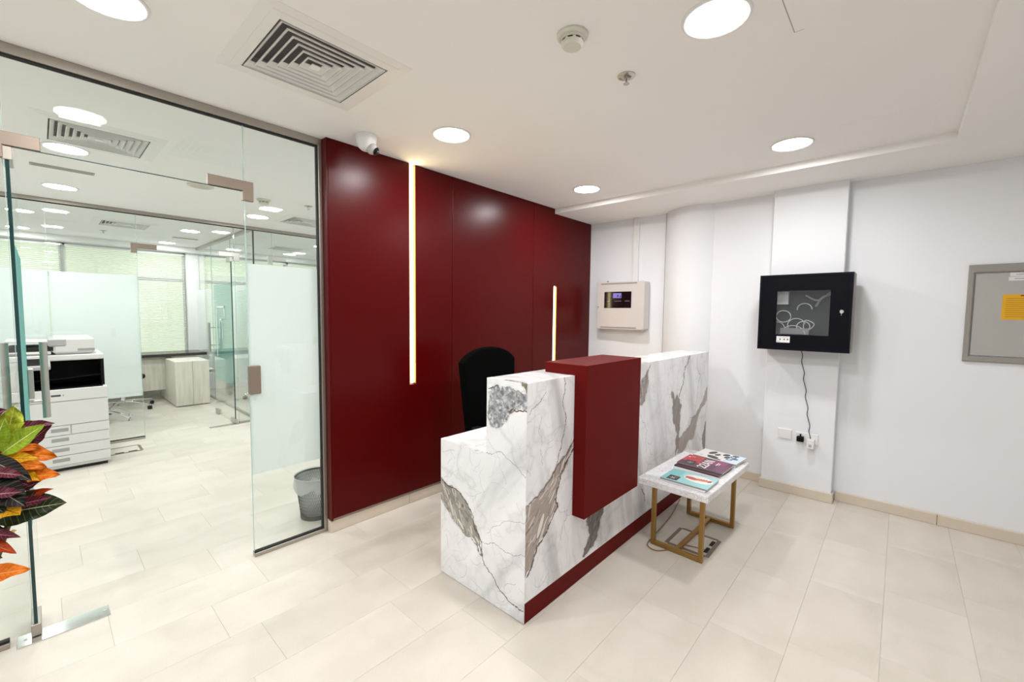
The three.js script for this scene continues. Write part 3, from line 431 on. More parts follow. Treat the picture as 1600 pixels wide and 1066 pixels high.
function lightStrip(x, y0, y1, label, round) {
  const t = thing('light_strip', label, 'strip light', [x, y0, -2.82], 0, 'warm light strips in the red wall'), h = y1 - y0, c = [1.0, 0.80, 0.42];
  part(t, 'diffuser', new RoundedBoxGeometry(0.036, h, 0.03, 2, 0.012), glow([1.0, 0.86, 0.56], 4.5), [0, h / 2, 0.02]);
  part(t, 'channel', merge([bb(-0.029, 0.029, 0, h, 0, 0.004, 0), bb(-0.0295, -0.0235, 0, h, 0.004, 0.042, 0.001), bb(0.0235, 0.0295, 0, h, 0.004, 0.042, 0.001)]), mat({ c: [0.55, 0.3, 0.09], roughness: 0.45 }));
  const l = new THREE.RectAreaLight(new THREE.Color().setRGB(...c), 12, 0.034, h - 0.03); l.position.set(0, h / 2, 0.0375); l.rotation.y = Math.PI; t.add(l);
}
lightStrip(1.926, 0.95, CEIL - 0.004, 'tall warm glowing light strip reaching the ceiling in red wall');
lightStrip(3.742, 0.11, 1.80, 'shorter warm light strip with rounded top behind the desk');

// ------------------------------------------------------------------ ceiling fittings
function diffuser(x, z, h, label) {
  const t = thing('air_diffuser', label, 'air vent', [x, CEIL, z], 0, 'square ceiling air diffusers');
  const ring = (ro, ri, yo, yi, th) => new THREE.LatheGeometry([[ro, yo], [ri, yi], [ri, yi + th], [ro, yo + th], [ro, yo]].map(([r, y]) => new THREE.Vector2(r * Math.SQRT2, y)), 4).rotateY(Math.PI / 4);
  const band = (ro, ri, y0, y1) => new THREE.LatheGeometry([[ri, y0], [ro, y0], [ro, y1], [ri, y1], [ri, y0]].map(([r, y]) => new THREE.Vector2(r * Math.SQRT2, y)), 4).rotateY(Math.PI / 4);
  part(t, 'frame', merge([ring(h + 0.06, h + 0.018, -0.001, -0.006, 0.003), ring(h + 0.018, h - 0.02, -0.007, -0.011, 0.003), band(h - 0.017, h - 0.02, -0.011, 0.03)]), M.whiteVent);
  const n = 6, step = (h - 0.03) / (n + 0.55);
  for (let k = 0; k < n; k++) { const ro = h - 0.029 - k * step; part(t, 'louvre', merge([ring(ro, ro - step * 0.6, -0.008, 0.011, 0.002), band(ro + 0.001, ro - 0.0015, -0.013, -0.006)]), M.whiteVent); }
  part(t, 'centre_plate', cbox(step * 1.15, 0.006, step * 1.15, 0.001), M.whiteVent, [0, -0.009, 0]);
  part(t, 'duct_box', merge([bb(-h, h, 0.72, 0.73, -h, h, 0), bb(-h - 0.01, -h, 0.06, 0.73, -h, h, 0), bb(h, h + 0.01, 0.06, 0.73, -h, h, 0), bb(-h, h, 0.06, 0.73, -h - 0.01, -h, 0), bb(-h, h, 0.06, 0.73, h, h + 0.01, 0)]), M.duct);
}
['square white ceiling diffuser in the lobby before the glass wall', 'square ceiling diffuser just behind the lobby glass', 'square ceiling diffuser beside the red wall edge, seen through the fixed pane', 'square ceiling diffuser in the far office above the desk', 'square ceiling diffuser in the neighbouring far office'].forEach((l, i) => diffuser(...VENTS[i], l));
function smoke(x, z, label) {
  const t = thing('smoke_detector', label, 'smoke detector', [x, CEIL, z], 0, 'ceiling smoke detectors');
  part(t, 'base', lathe([[0, -0.001], [0.062, -0.001], [0.062, -0.008], [0.055, -0.014], [0, -0.014]]), M.smoke);
  part(t, 'neck', lathe([[0, -0.014], [0.046, -0.014], [0.046, -0.024], [0, -0.024]]), M.smoke); part(t, 'sensor_slot', lathe([[0, -0.024], [0.041, -0.024], [0.041, -0.031], [0, -0.031]]), M.rubber);
  part(t, 'cap', lathe([[0, -0.031], [0.044, -0.031], [0.043, -0.04], [0.036, -0.048], [0, -0.05]]), M.smoke);
  for (let k = 0; k < 8; k++) part(t, 'rib', cbox(0.006, 0.008, 0.012, 0.001), M.smoke, [0.0395 * Math.cos(k * 0.785), -0.0275, 0.0395 * Math.sin(k * 0.785)], [0, -k * 0.785, 0]);
}
smoke(1.474, -1.03, 'cream round smoke detector on the lobby ceiling'); smoke(1.561, -4.8, 'cream round smoke detector seen through the fixed glass pane');
function sprinkler(x, z, label) {
  const t = thing('sprinkler_head', label, 'sprinkler', [x, CEIL, z], 0, 'ceiling sprinkler heads');
  part(t, 'escutcheon', lathe([[0.012, -0.001], [0.041, -0.001], [0.04, -0.004], [0.022, -0.008], [0.012, -0.003]]), M.brushed); part(t, 'body', lathe([[0, 0], [0.011, 0], [0.011, -0.014], [0.006, -0.016], [0, -0.016]], 16), M.brushed);
  for (const s of [-1, 1]) part(t, 'yoke_arm', tube([[s * 0.009, -0.013, 0], [s * 0.012, -0.022, 0], [s * 0.003, -0.036, 0]], 0.0017, 12, 6), M.brushed);
  part(t, 'bulb', rod([0, -0.016, 0], [0, -0.036, 0], 0.0022, 8), mat({ c: [0.3, 0.02, 0.02], roughness: 0.1 })); part(t, 'deflector', lathe([[0, -0.036], [0.014, -0.036], [0.014, -0.038], [0, -0.0385]], 12), M.brushed);
}
sprinkler(1.883, -1.007, 'small chrome sprinkler head on the lobby ceiling'); sprinkler(1.966, -4.716, 'small sprinkler head on the office corridor ceiling'); sprinkler(0.66, -8.45, 'small sprinkler head on the far office ceiling');
{
  const t = thing('security_camera', 'white turret security camera on ceiling by the red wall', 'camera', [1.432, CEIL, -2.56], 0);
  part(t, 'base', lathe([[0, -0.001], [0.063, -0.001], [0.065, -0.012], [0.06, -0.045], [0.046, -0.078], [0.03, -0.092], [0, -0.096]], 40), M.white);
  const e = part(t, 'eyeball', new THREE.SphereGeometry(0.036, 24, 16), mat({ c: [0.55, 0.55, 0.52], roughness: 0.25 }), [0.022, -0.082, 0.028]);
  part(e, 'lens_ring', new THREE.TorusGeometry(0.02, 0.006, 10, 28), M.black, [0.018, -0.018, 0.022], [0.7, 0.6, 0]); part(e, 'lens', new THREE.SphereGeometry(0.014, 16, 12), M.lens, [0.02, -0.02, 0.024]);
  part(t, 'badge', bb(-0.036, -0.006, -0.022, -0.017, 0, 0.002, 0), M.rubber, [0, 0, 0.0622], [0.1, -0.28, 0]);
}
{
  const t = thing('linear_diffuser', 'narrow grey linear slot grille in the corridor ceiling', 'air vent', [0.175, CEIL, -5.0]); part(t, 'slot_frame', cbox(0.36, 0.008, 0.07, 0.002), M.greyPanel, [0, -0.004, 0]);
  for (const s of [-0.016, 0.016]) part(t, 'slot', cbox(0.34, 0.002, 0.014, 0.0005), M.alarmGrille, [0, -0.0085, s]);
  const r = thing('ceiling_speaker', 'round cream ceiling speaker grille behind the transom glass', 'speaker', [1.02, CEIL, -4.71]); part(r, 'rim', lathe([[0.075, -0.001], [0.1, -0.001], [0.1, -0.006], [0.088, -0.011], [0.075, -0.008], [0.075, -0.001]]), M.smoke);
  part(r, 'grille', new THREE.CylinderGeometry(0.076, 0.076, 0.005, 32), mat({ c: [0.6, 0.58, 0.5], roughness: 0.8 }), [0, -0.004, 0]); for (let k = 0; k < 3; k++) part(r, 'fin', new THREE.TorusGeometry(0.02 + k * 0.02, 0.002, 6, 28), M.smoke, [0, -0.0065, 0], [Math.PI / 2, 0, 0]);
  const s = thing('linear_diffuser', 'short dark slot grille in the far office ceiling', 'air vent', [1.58, CEIL, -8.32]); part(s, 'slot_frame', cbox(0.32, 0.008, 0.06, 0.002), M.greyPanel, [0, -0.004, 0]); part(s, 'slot', cbox(0.3, 0.002, 0.03, 0.0005), M.alarmGrille, [0, -0.0085, 0]);
}

// ------------------------------------------------------------------ reception desk
{
  const t = thing('reception_desk', 'white veined marble reception desk with dark red front block', 'desk', [0, 0, 0]);
  const xa = 1.512, xb = 4.04, zf = -1.272, zm = -1.54, zb = -1.91, H = 1.174, h = 0.785, th = 0.033;
  part(t, 'end_panel', merge([prismY([[xa, zf], [xa, zm], [xa + th, zm], [xa + th, zf - th]].reverse(), 0.003, H), prismY([[xa, zm], [xa, zb], [xa + th, zb], [xa + th, zm]].reverse(), 0.003, h)]), M.marbleEnd);
  part(t, 'front_panel', prismY([[xa + 0.0005, zf], [xb, zf], [xb, zf - th], [xa + th, zf - th]].reverse(), 0.106, H), M.marbleFront);
  part(t, 'plinth', bb(xa + 0.004, xb, 0.002, 0.105, zf - 0.03, zf - 0.001, 0.001), M.redDesk);
  part(t, 'counter_top', bb(xa + th, xb, H - 0.025, H - 0.0005, zm + 0.02, zf - th, 0.0005), M.marbleTop);
  part(t, 'rear_upstand', bb(xa + th, xb, h, H - 0.0005, zm, zm + 0.02, 0.0005), M.marbleTop);
  part(t, 'worktop', bb(xa + th, 3.7, h - 0.03, h - 0.0005, zb, zm, 0.0008), M.marbleTop);
  part(t, 'inner_panel', bb(xa + th, xb, 0.0, h - 0.03, zm, zm + 0.02, 0), M.white);
  part(t, 'drawer_pedestal', bb(3.2, 3.65, 0.0, h - 0.031, zb + 0.03, zm - 0.002, 0.002), M.white); part(t, 'end_panel', bb(xb - 0.03, xb, 0, H - 0.026, zm + 0.02, zf - th, 0), M.marbleTop);
  const s = new THREE.Shape([[-1.27, 0.41], [-1.195, 0.41], [-1.195, 1.232], [-1.47, 1.232], [-1.47, H + 0.001], [-1.2705, H + 0.001]].map((p) => new THREE.Vector2(-p[0], p[1])));
  const g = metreUV(new THREE.ExtrudeGeometry(s, { depth: 0.624 - 0.004, bevelEnabled: true, bevelThickness: 0.002, bevelSize: 0.002, bevelOffset: -0.002, bevelSegments: 1 }).rotateY(Math.PI / 2).translate(1.902, 0, 0));
  const block = part(t, 'front_block', g, M.redDesk); block.userData.label = 'dark red lacquered block hooked over counter';
}
// receptionist's chair
function starBase(t, a0, rad, castor, m) {
  for (let k = 0; k < 5; k++) {
    const a = a0 + k * Math.PI * 2 / 5, c = Math.cos(a), s = Math.sin(a), leg = part(t, 'base_leg', tube([[c * 0.03, 0.115, s * 0.03], [c * rad * 0.5, 0.108, s * rad * 0.5], [c * rad, castor ? 0.078 : 0.035, s * rad]], 0.014, 10, 8), m);
    if (castor) { const w = part(leg, 'castor', new THREE.CylinderGeometry(0.028, 0.028, 0.045, 18), M.rubber, [c * rad, 0.028, s * rad], [Math.PI / 2, 0, a + 0.6]); part(leg, 'castor_stem', rod([c * rad, 0.05, s * rad], [c * rad, 0.085, s * rad], 0.008, 8), m); }
    else part(leg, 'glide', lathe([[0, 0], [0.03, 0], [0.03, 0.008], [0.012, 0.02], [0, 0.04]], 18), m, [c * rad, 0, s * rad]);
  }
  part(t, 'gas_lift', merge([rod([0, 0.09, 0], [0, 0.25, 0], 0.027, 16), rod([0, 0.25, 0], [0, 0.40, 0], 0.018, 16)]), m);
}
function chair(pos, turn, label, o) {
  const t = thing('office_chair', label, 'chair', pos, turn); starBase(t, o.a0 ?? 0.3, o.rad ?? 0.31, o.castor ?? true, o.base);
  part(t, 'seat', new RoundedBoxGeometry(o.sw ?? 0.5, 0.08, o.sw ?? 0.48, 3, 0.035), o.m, [0, 0.46, 0.02]);
  const W = o.w ?? 0.56, hh = o.h ?? 0.74, s = new THREE.Shape(); s.moveTo(-W * 0.41, 0); s.lineTo(-W / 2, hh * 0.86); s.bezierCurveTo(-W * 0.40, hh * 0.95, -W * 0.2, hh, 0, hh); s.bezierCurveTo(W * 0.2, hh, W * 0.40, hh * 0.95, W / 2, hh * 0.86); s.lineTo(W * 0.41, 0); s.closePath();
  part(t, 'backrest', new THREE.ExtrudeGeometry(s, { depth: 0.03, bevelEnabled: true, bevelSize: 0.014, bevelOffset: -0.014, bevelThickness: 0.02, bevelSegments: 3, curveSegments: 10 }), o.m, [0, 0.5, -0.26], [-0.06, 0, 0]);
  if (o.arms) for (const q of [-1, 1]) { const a = part(t, 'armrest', new RoundedBoxGeometry(0.07, 0.03, 0.27, 2, 0.012), M.black, [q * 0.3, 0.685, 0.0]); part(t, 'arm_post', tube([[q * 0.22, 0.44, 0], [q * 0.3, 0.46, 0], [q * 0.3, 0.67, 0]], 0.014, 14, 8), M.black); }
}
chair([2.345, 0, -2.08], 0.05, 'black high-back office chair behind the reception desk', { m: M.fabric, base: M.black, arms: true, w: 0.59 });
chair([0.80, 0, -8.60], Math.PI - 0.45, 'dark office chair on castors at the wooden desk', { m: M.black, base: M.chrome, a0: -0.26, rad: 0.39, h: 0.46, w: 0.56, sw: 0.42 });
chair([0.53, 0, -7.84], Math.PI, 'dark visitor chair with chrome glide base behind frosted glass', { m: M.black, base: M.chrome, castor: false, rad: 0.32, a0: 0.12, h: 0.42 });
chair([2.55, 0, -8.0], 2.2, 'dark office chair in the neighbouring glass office', { m: M.black, base: M.chrome, a0: 0.9, h: 0.42 });

// ------------------------------------------------------------------ side table, magazines, floor boxes
const TT = 0.462;
{
  const t = thing('side_table', 'small marble-topped side table on gold metal frame', 'table', [2.945, 0, -0.975], R(-1.6));
  part(t, 'table_top', metreUV(cbox(0.81, 0.042, 0.435, 0.003)), M.marbleTable, [0, TT - 0.021, 0]);
  const L = 0.297, Wd = 0.152, w = 0.026;
  for (const sx of [-1, 1]) {
    for (const sz of [-1, 1]) part(t, 'leg', bar([sx * L, 0.004, sz * Wd], [sx * L, TT - 0.043, sz * Wd], w), M.brass);
    part(t, 'foot_bar', bb(sx * L - w / 2, sx * L + w / 2, 0.003, 0.003 + w, -Wd + w / 2, Wd - w / 2, 0.002), M.brass);
    part(t, 'top_bar', bb(sx * L - w / 2, sx * L + w / 2, TT - 0.043 - w, TT - 0.043, -Wd + w / 2, Wd - w / 2, 0.002), M.brass);
  }
  part(t, 'stretcher', bb(-L + w / 2, L - w / 2, 0.003, 0.003 + w, -w / 2, w / 2, 0.002), M.brass);
}
const covers = [
  plain(420, 560, '#9fd6d6', (g, w, h) => {                                   // pale blue cover: emblem square, red shellfish on white dish
    g.fillStyle = '#86c7cb'; g.fillRect(0, 0, w, h * 0.3); g.fillStyle = '#1d1a1c'; g.fillRect(30, 60, 150, 130); g.fillStyle = '#b9b4b2'; for (let k = 0; k < 6; k++) { g.save(); g.translate(100, 120); g.rotate(k); g.fillRect(-8, -45, 12, 50); g.restore(); } g.fillStyle = '#d8575a'; g.fillRect(130, 150, 18, 18);
    g.fillStyle = '#f2f1ec'; g.beginPath(); g.ellipse(250, 375, 120, 170, 0.12, 0, 7); g.fill(); g.fillStyle = '#d2604a'; g.beginPath(); g.ellipse(240, 300, 42, 85, 0.2, 0, 7); g.fill(); g.fillStyle = '#e28b6c'; g.beginPath(); g.ellipse(250, 410, 34, 80, -0.1, 0, 7); g.fill(); g.fillStyle = '#b8402f'; for (let k = 0; k < 8; k++) { g.beginPath(); g.ellipse(225 + k * 8, 245 + k * 30, 30, 8, 0.3, 0, 7); g.fill(); } g.beginPath(); g.ellipse(265, 500, 40, 24, 0.2, 0, 7); g.fill();
  }),
  plain(420, 560, '#5d2344', (g, w, h) => {                                   // plum cover: emblem square, bold white title
    g.fillStyle = '#c0343f'; g.beginPath(); g.moveTo(150, 0); g.lineTo(w, 0); g.lineTo(w, 210); g.lineTo(120, 230); g.fill(); g.fillStyle = '#8d3560'; g.fillRect(230, 300, 190, 200); g.fillStyle = '#6f3560'; g.fillRect(0, 430, 260, 130);
    g.fillStyle = '#1c1116'; g.fillRect(40, 60, 150, 130); g.fillStyle = '#a79a98'; for (let k = 0; k < 6; k++) { g.save(); g.translate(110, 125); g.rotate(k + 0.4); g.fillRect(-8, -42, 12, 48); g.restore(); } g.fillStyle = '#f3c7c0'; g.fillRect(300, 25, 40, 28); g.fillStyle = '#e8745f'; g.fillRect(330, 60, 50, 45);
    g.fillStyle = '#f6eff2'; g.font = 'bold 150px sans-serif'; g.save(); g.translate(6, 350); g.scale(0.98, 1.05); g.fillText('22AN', 0, 0); g.restore(); g.fillRect(210, 400, 120, 14); g.fillRect(240, 425, 80, 10);
  }),
  plain(420, 560, '#f2f1f0', (g, w, h) => {                                   // white cover: dark car picture over pale blue foot
    g.fillStyle = '#dcd9e2'; g.font = 'bold 40px sans-serif'; g.fillRect(60, 60, 60, 40); g.fillStyle = '#cfe2ef'; g.fillRect(0, 380, w, 180); g.fillStyle = '#2b2d2f'; for (const [x, y, a, b] of [[300, 160, 90, 40], [250, 240, 60, 30], [120, 220, 40, 80], [60, 260, 30, 100], [330, 330, 60, 40], [230, 370, 60, 30]]) { g.beginPath(); g.ellipse(x, y, a, b, 0.2, 0, 7); g.fill(); } g.fillStyle = '#4b4a6e'; for (const [x, y] of [[160, 420], [300, 430], [230, 470], [370, 440]]) { g.beginPath(); g.arc(x, y, 40, 0, 7); g.fill(); } g.fillStyle = '#e6eef5'; for (const [x, y] of [[160, 420], [300, 430]]) { g.beginPath(); g.arc(x, y, 20, 0, 7); g.fill(); }
  }),
];
function magazine(x, z, turn, y, th, w, d, cover, label) {
  const t = thing('magazine', label, 'magazine', [x, y, z], turn, 'magazines on the side table');
  part(t, 'pages', cbox(w - 0.004, th - 0.0016, d - 0.004, 0.0004), M.paper, [0, th / 2, 0]);
  const g = new THREE.BoxGeometry(w, 0.0008, d), m = cover.isTexture ? mat({ map: cover, roughness: 0.3 }) : cover;
  part(t, 'front_cover', g, m, [0, th - 0.0004, 0]); part(t, 'back_cover', g, cover.isTexture ? M.white : cover, [0, 0.0004, 0]);
  part(t, 'spine', cbox(0.0012, th, d, 0.0002), cover.isTexture ? M.alarmGrille : cover, [-w / 2, th / 2, 0]);
}
const cyan = mat({ c: [0.5, 0.62, 0.66], roughness: 0.35 }), plum = mat({ c: [0.06, 0.02, 0.035], roughness: 0.35 }), pale = mat({ c: [0.75, 0.75, 0.76], roughness: 0.35 });
magazine(2.69, -0.938, R(-3), TT, 0.008, 0.215, 0.285, pale, 'pale magazine lying under the blue seafood magazine'); magazine(2.70, -0.935, R(-1), TT + 0.0082, 0.009, 0.215, 0.285, covers[0], 'light blue magazine with red seafood dish on the cover');
magazine(2.965, -0.955, R(2), TT, 0.007, 0.225, 0.29, pale, 'pale magazine at the bottom under the plum magazine'); magazine(2.99, -0.95, R(-4), TT + 0.0072, 0.008, 0.225, 0.295, plum, 'dark magazine directly under the plum cover'); magazine(3.04, -0.95, R(-2), TT + 0.0154, 0.009, 0.225, 0.30, covers[1], 'plum and red magazine with bold white title');
magazine(3.255, -0.935, R(-2), TT, 0.012, 0.205, 0.30, pale, 'white magazine at the bottom of the far pile'); magazine(3.27, -0.925, R(-5), TT + 0.0122, 0.011, 0.205, 0.295, covers[2], 'white magazine with dark car picture on top');
function floorBox(x, z, label, inlay) {
  const t = thing('floor_box', label, 'floor box', [x, 0, z], 0, 'steel-framed floor access boxes'); const h = 0.128;
  for (const s of [-1, 1]) { part(t, 'frame_bar', bb(-h, h, 0, 0.004, s * h - 0.011, s * h + 0.011, 0.001), M.steelDark); part(t, 'frame_bar', bb(s * h - 0.011, s * h + 0.011, 0, 0.004, -h + 0.011, h - 0.011, 0.001), M.steelDark); }
  part(t, 'lid', bb(-h + 0.012, h - 0.012, 0, 0.003, -h + 0.012, h - 0.012, 0.001), M.floor); for (const s of [-0.05, 0.055]) part(t, 'cable_flap', bb(s - 0.035, s + 0.035, 0.003, 0.006, h - 0.035, h - 0.013, 0.001), M.rubber);
}
floorBox(2.857, -0.95, 'square steel-framed floor box under the side table'); floorBox(0.555, -6.055, 'square steel-framed floor box beside the photocopier');
{ const c = thing('floor_cable', 'thin tan cable from under the desk to the floor box', 'cable'); part(c, 'cord', tube([[3.45, 0.005, -1.262], [3.1, 0.005, -1.2], [2.75, 0.005, -1.17], [2.60, 0.006, -1.15], [2.575, 0.006, -1.09], [2.64, 0.005, -1.03], [2.76, 0.006, -0.98], [2.80, 0.007, -0.86]], 0.0035, 60, 6), M.tan); }

// ------------------------------------------------------------------ wall-hung equipment
{
  const t = thing('fire_alarm_panel', 'light grey fire alarm panel with dark display on white wall', 'alarm panel', [4.447, 1.335, -2.32]);
  part(t, 'body', cbox(0.125, 0.515, 0.54, 0.004), M.alarm, [-0.055, 0.265, 0.012]);
  const d = part(t, 'door', cbox(0.018, 0.53, 0.562, 0.004), M.alarm, [-0.109, 0.265, -0.012]);
  for (const y of [-0.245, 0.243]) part(d, 'grille', cbox(0.004, 0.016, 0.44, 0.001), M.alarmGrille, [-0.0085, y, -0.01]);
  const scr = plain(512, 288, '#160d12', (g) => { g.fillStyle = '#8f86d8'; g.fillRect(170, 25, 160, 88); g.fillStyle = '#3c3575'; g.fillRect(250, 55, 22, 40); g.fillRect(300, 75, 18, 30); g.fillStyle = '#7d6f78'; for (const [x, w] of [[50, 60], [195, 130], [395, 90]]) g.fillRect(x, 160, w, 12); g.fillStyle = '#54474f'; for (let k = 0; k < 8; k++) g.fillRect(180 + k * 19, 125, 11, 10); g.strokeStyle = '#4a3d44'; g.strokeRect(20, 20, 130, 110); g.strokeRect(345, 20, 145, 250); });
  const disp = plate([[-0.165, -0.09], [0.165, -0.09], [0.165, 0.09], [-0.165, 0.09]], [], 0.006, 0.002), uv = disp.attributes.uv; for (let i = 0; i < uv.count; i++) uv.setXY(i, (disp.attributes.position.getX(i) + 0.165) / 0.33, (disp.attributes.position.getY(i) + 0.09) / 0.18);
  part(d, 'display', disp, mat({ map: scr, roughness: 0.12 }), [-0.008, 0.063, -0.018], [0, -Math.PI / 2, 0]);
  part(t, 'key_lock', new THREE.CylinderGeometry(0.008, 0.008, 0.014, 14), M.brushed, [-0.12, 0.25, -0.272], [0, 0, Math.PI / 2]); part(t, 'cable_gland', new THREE.CylinderGeometry(0.009, 0.009, 0.014, 12), M.rubber, [-0.06, 0.536, -0.19]);
  const k = thing('cable_trunking', 'slim white cable trunking from ceiling border to alarm panel', 'trunking', [4.45, 1.865, -2.2]); part(k, 'cover', cbox(0.05, SOFFIT - 1.868, 0.062, 0.003), M.white, [0, (SOFFIT - 1.868) / 2, 0]); part(k, 'lid_ridge', cbox(0.006, SOFFIT - 1.868, 0.036, 0.002), M.white, [-0.027, (SOFFIT - 1.868) / 2, 0]);
}
{
  const t = thing('network_cabinet', 'black wall-hung network cabinet with glazed door on pilaster', 'cabinet', [4.229, 1.23, -0.581]);
  const D = 0.185, hz = 0.302, H = 0.603, th = 0.006;
  part(t, 'carcass', merge([bb(-D, 0, 0, th, -hz, hz, 0), bb(-D, 0, H - th, H, -hz, hz, 0), bb(-D, 0, th, H - th, -hz, -hz + th, 0), bb(-0.006, 0, th, H - th, -hz, hz, 0)]), M.cabinet);
  part(t, 'side_panel', bb(-D, 0, 0, H, hz, hz + 0.006, 0.002), M.cabinetSide);
  const dots = canvas(512, 512, (g, w, h) => { g.fillStyle = '#04040a'; g.fillRect(0, 0, w, h); g.fillStyle = '#10101f'; for (let j = 0; j < 64; j++) for (let i = 0; i < 64; i++) { g.beginPath(); g.arc(4 + i * 8 + (j % 2) * 4, 4 + j * 8, 2.2, 0, 7); g.fill(); } }, true); dots.repeat.set(2, 2);
  const door = part(t, 'door', plate(rect(-0.302, 0.305, 0, 0.603), [rect(-0.178, 0.173, 0.125, 0.475)], 0.02, 0.003).rotateY(-Math.PI / 2), mat({ map: dots, roughness: 0.45, specularIntensity: 0.2 }), [-D, 0, 0]);
  part(door, 'door_rim', plate(rect(-0.302, 0.305, 0, 0.603), [rect(-0.285, 0.288, 0.018, 0.585)], 0.005, 0.001).rotateY(-Math.PI / 2), M.cabinet, [-0.02, 0, 0]);
  part(door, 'glass', bb(-0.012, -0.008, 0.125, 0.475, -0.178, 0.173, 0), mat({ c: [0.9, 0.91, 0.92], transmission: 1, roughness: 0.02, thickness: 0 }));
  const lk = part(door, 'lock', lathe([[0, 0], [0.014, 0], [0.014, 0.004], [0.01, 0.008], [0, 0.008]], 20).rotateZ(Math.PI / 2), M.chrome, [-0.02, 0.31, 0.245]); part(lk, 'key', cbox(0.012, 0.022, 0.004, 0.001), M.chrome, [-0.008, -0.018, 0]);
  const lab = plain(256, 128, '#e9e9e6', (g) => { g.fillStyle = '#55555a'; for (const x of [70, 150, 215]) { g.beginPath(); g.arc(x, 62, 16, 0, 7); g.fill(); } g.fillStyle = '#8a8a8c'; g.fillRect(14, 100, 60, 8); g.fillRect(14, 112, 40, 5); g.fillRect(30, 18, 200, 6); });
  part(door, 'paper_label', new THREE.BoxGeometry(0.092, 0.05, 0.001), mat({ map: lab, roughness: 0.6 }), [-0.0212, 0.085, -0.12], [0, -Math.PI / 2, 0]);
  part(t, 'back_plate', bb(-0.05, -0.044, 0.1, 0.5, -0.27, 0.27, 0), mat({ c: [0.035, 0.045, 0.045], roughness: 0.5 }));
  part(t, 'white_module', cbox(0.03, 0.105, 0.09, 0.003), M.white, [-0.11, 0.42, -0.155]);
  part(t, 'switch_unit', cbox(0.1, 0.05, 0.2, 0.003), M.alarmGrille, [-0.08, 0.15, -0.06]); part(t, 'shelf', cbox(0.16, 0.004, 0.56, 0.001), M.cabinet, [-0.09, 0.118, 0]);
  const loop = (y, z, r, x, a0 = 0, a1 = 6.28) => { const p = []; for (let k = 0; k <= 16; k++) { const a = a0 + (a1 - a0) * k / 16; p.push([x + k * 0.0012, y + r * Math.sin(a) * 0.9, z + r * Math.cos(a)]); } return tube(p, 0.0035, 48, 6); };
  for (const [y, z, r, x, a, b] of [[0.27, -0.14, 0.052, -0.13, 0, 6.2], [0.20, -0.05, 0.06, -0.12, 0.2, 5], [0.19, 0.0, 0.045, -0.14, -0.5, 3.8], [0.33, 0.0, 0.05, -0.12, 0, 3.3], [0.12, -0.07, 0.085, -0.13, 0.1, 3.0], [0.17, -0.19, 0.06, -0.12, -1.4, 1.6]]) part(t, 'patch_cable', loop(y, z, r, x, a, b), M.whiteCable);
  part(t, 'patch_cable', tube([[-0.12, 0.14, 0.0], [-0.12, 0.24, 0.01], [-0.12, 0.21, 0.07], [-0.12, 0.14, 0.01], [-0.11, 0.13, -0.02]], 0.0035, 40, 6), M.whiteCable); part(t, 'patch_cable', tube([[-0.08, 0.44, 0.0], [-0.08, 0.40, 0.08], [-0.08, 0.46, 0.16]], 0.008, 30, 6), M.greyPanel); part(t, 'patch_cable', tube([[-0.08, 0.35, 0.07], [-0.08, 0.42, 0.11], [-0.08, 0.45, 0.17]], 0.01, 30, 6), M.greyPanel);
  const c = thing('power_cord', 'black wavy power cord from cabinet down to socket', 'cable'); const p = []; for (let k = 0; k <= 15; k++) { const q = k / 15; p.push([4.215, 1.225 - 0.715 * q, -0.602 + 0.095 * q + 0.006 * Math.sin(k * 2.1)]); } p.push([4.205, 0.492, -0.505]); part(c, 'cord', tube(p, 0.003, 90, 6), M.cable);
}
{
  const b = thing('blank_plate', 'blank white outlet cover plate on the pilaster', 'outlet plate', [4.23, 0.505, -0.688]); part(b, 'plate', cbox(0.012, 0.086, 0.1, 0.003), M.white, [-0.005, 0, 0]); part(b, 'inset', cbox(0.004, 0.066, 0.08, 0.001), M.white, [-0.011, 0, 0]);
  const s = thing('double_socket', 'white double wall socket on the pilaster', 'socket', [4.23, 0.496, -0.533]); part(s, 'plate', cbox(0.012, 0.086, 0.155, 0.003), M.white, [-0.005, 0, 0]); for (const z of [-0.018, 0.018]) part(s, 'switch', cbox(0.006, 0.016, 0.012, 0.001), M.white, [-0.012, 0.024, z]);
  const p = thing('black_plug', 'black power plug in the double wall socket', 'plug', [4.218, 0.488, -0.573]); part(p, 'body', new RoundedBoxGeometry(0.035, 0.045, 0.05, 2, 0.008), M.black, [-0.018, 0, 0]); part(p, 'grip', cbox(0.02, 0.02, 0.01, 0.002), M.black, [-0.015, 0.03, 0]);
  const a = thing('white_adapter', 'white plug adapter in the double wall socket', 'plug', [4.218, 0.463, -0.500]); part(a, 'body', new RoundedBoxGeometry(0.05, 0.075, 0.05, 2, 0.006), M.white, [-0.025, 0, 0]); part(a, 'emblem', cbox(0.001, 0.022, 0.02, 0.0003), M.greyPanel, [-0.0503, -0.012, 0]);
}
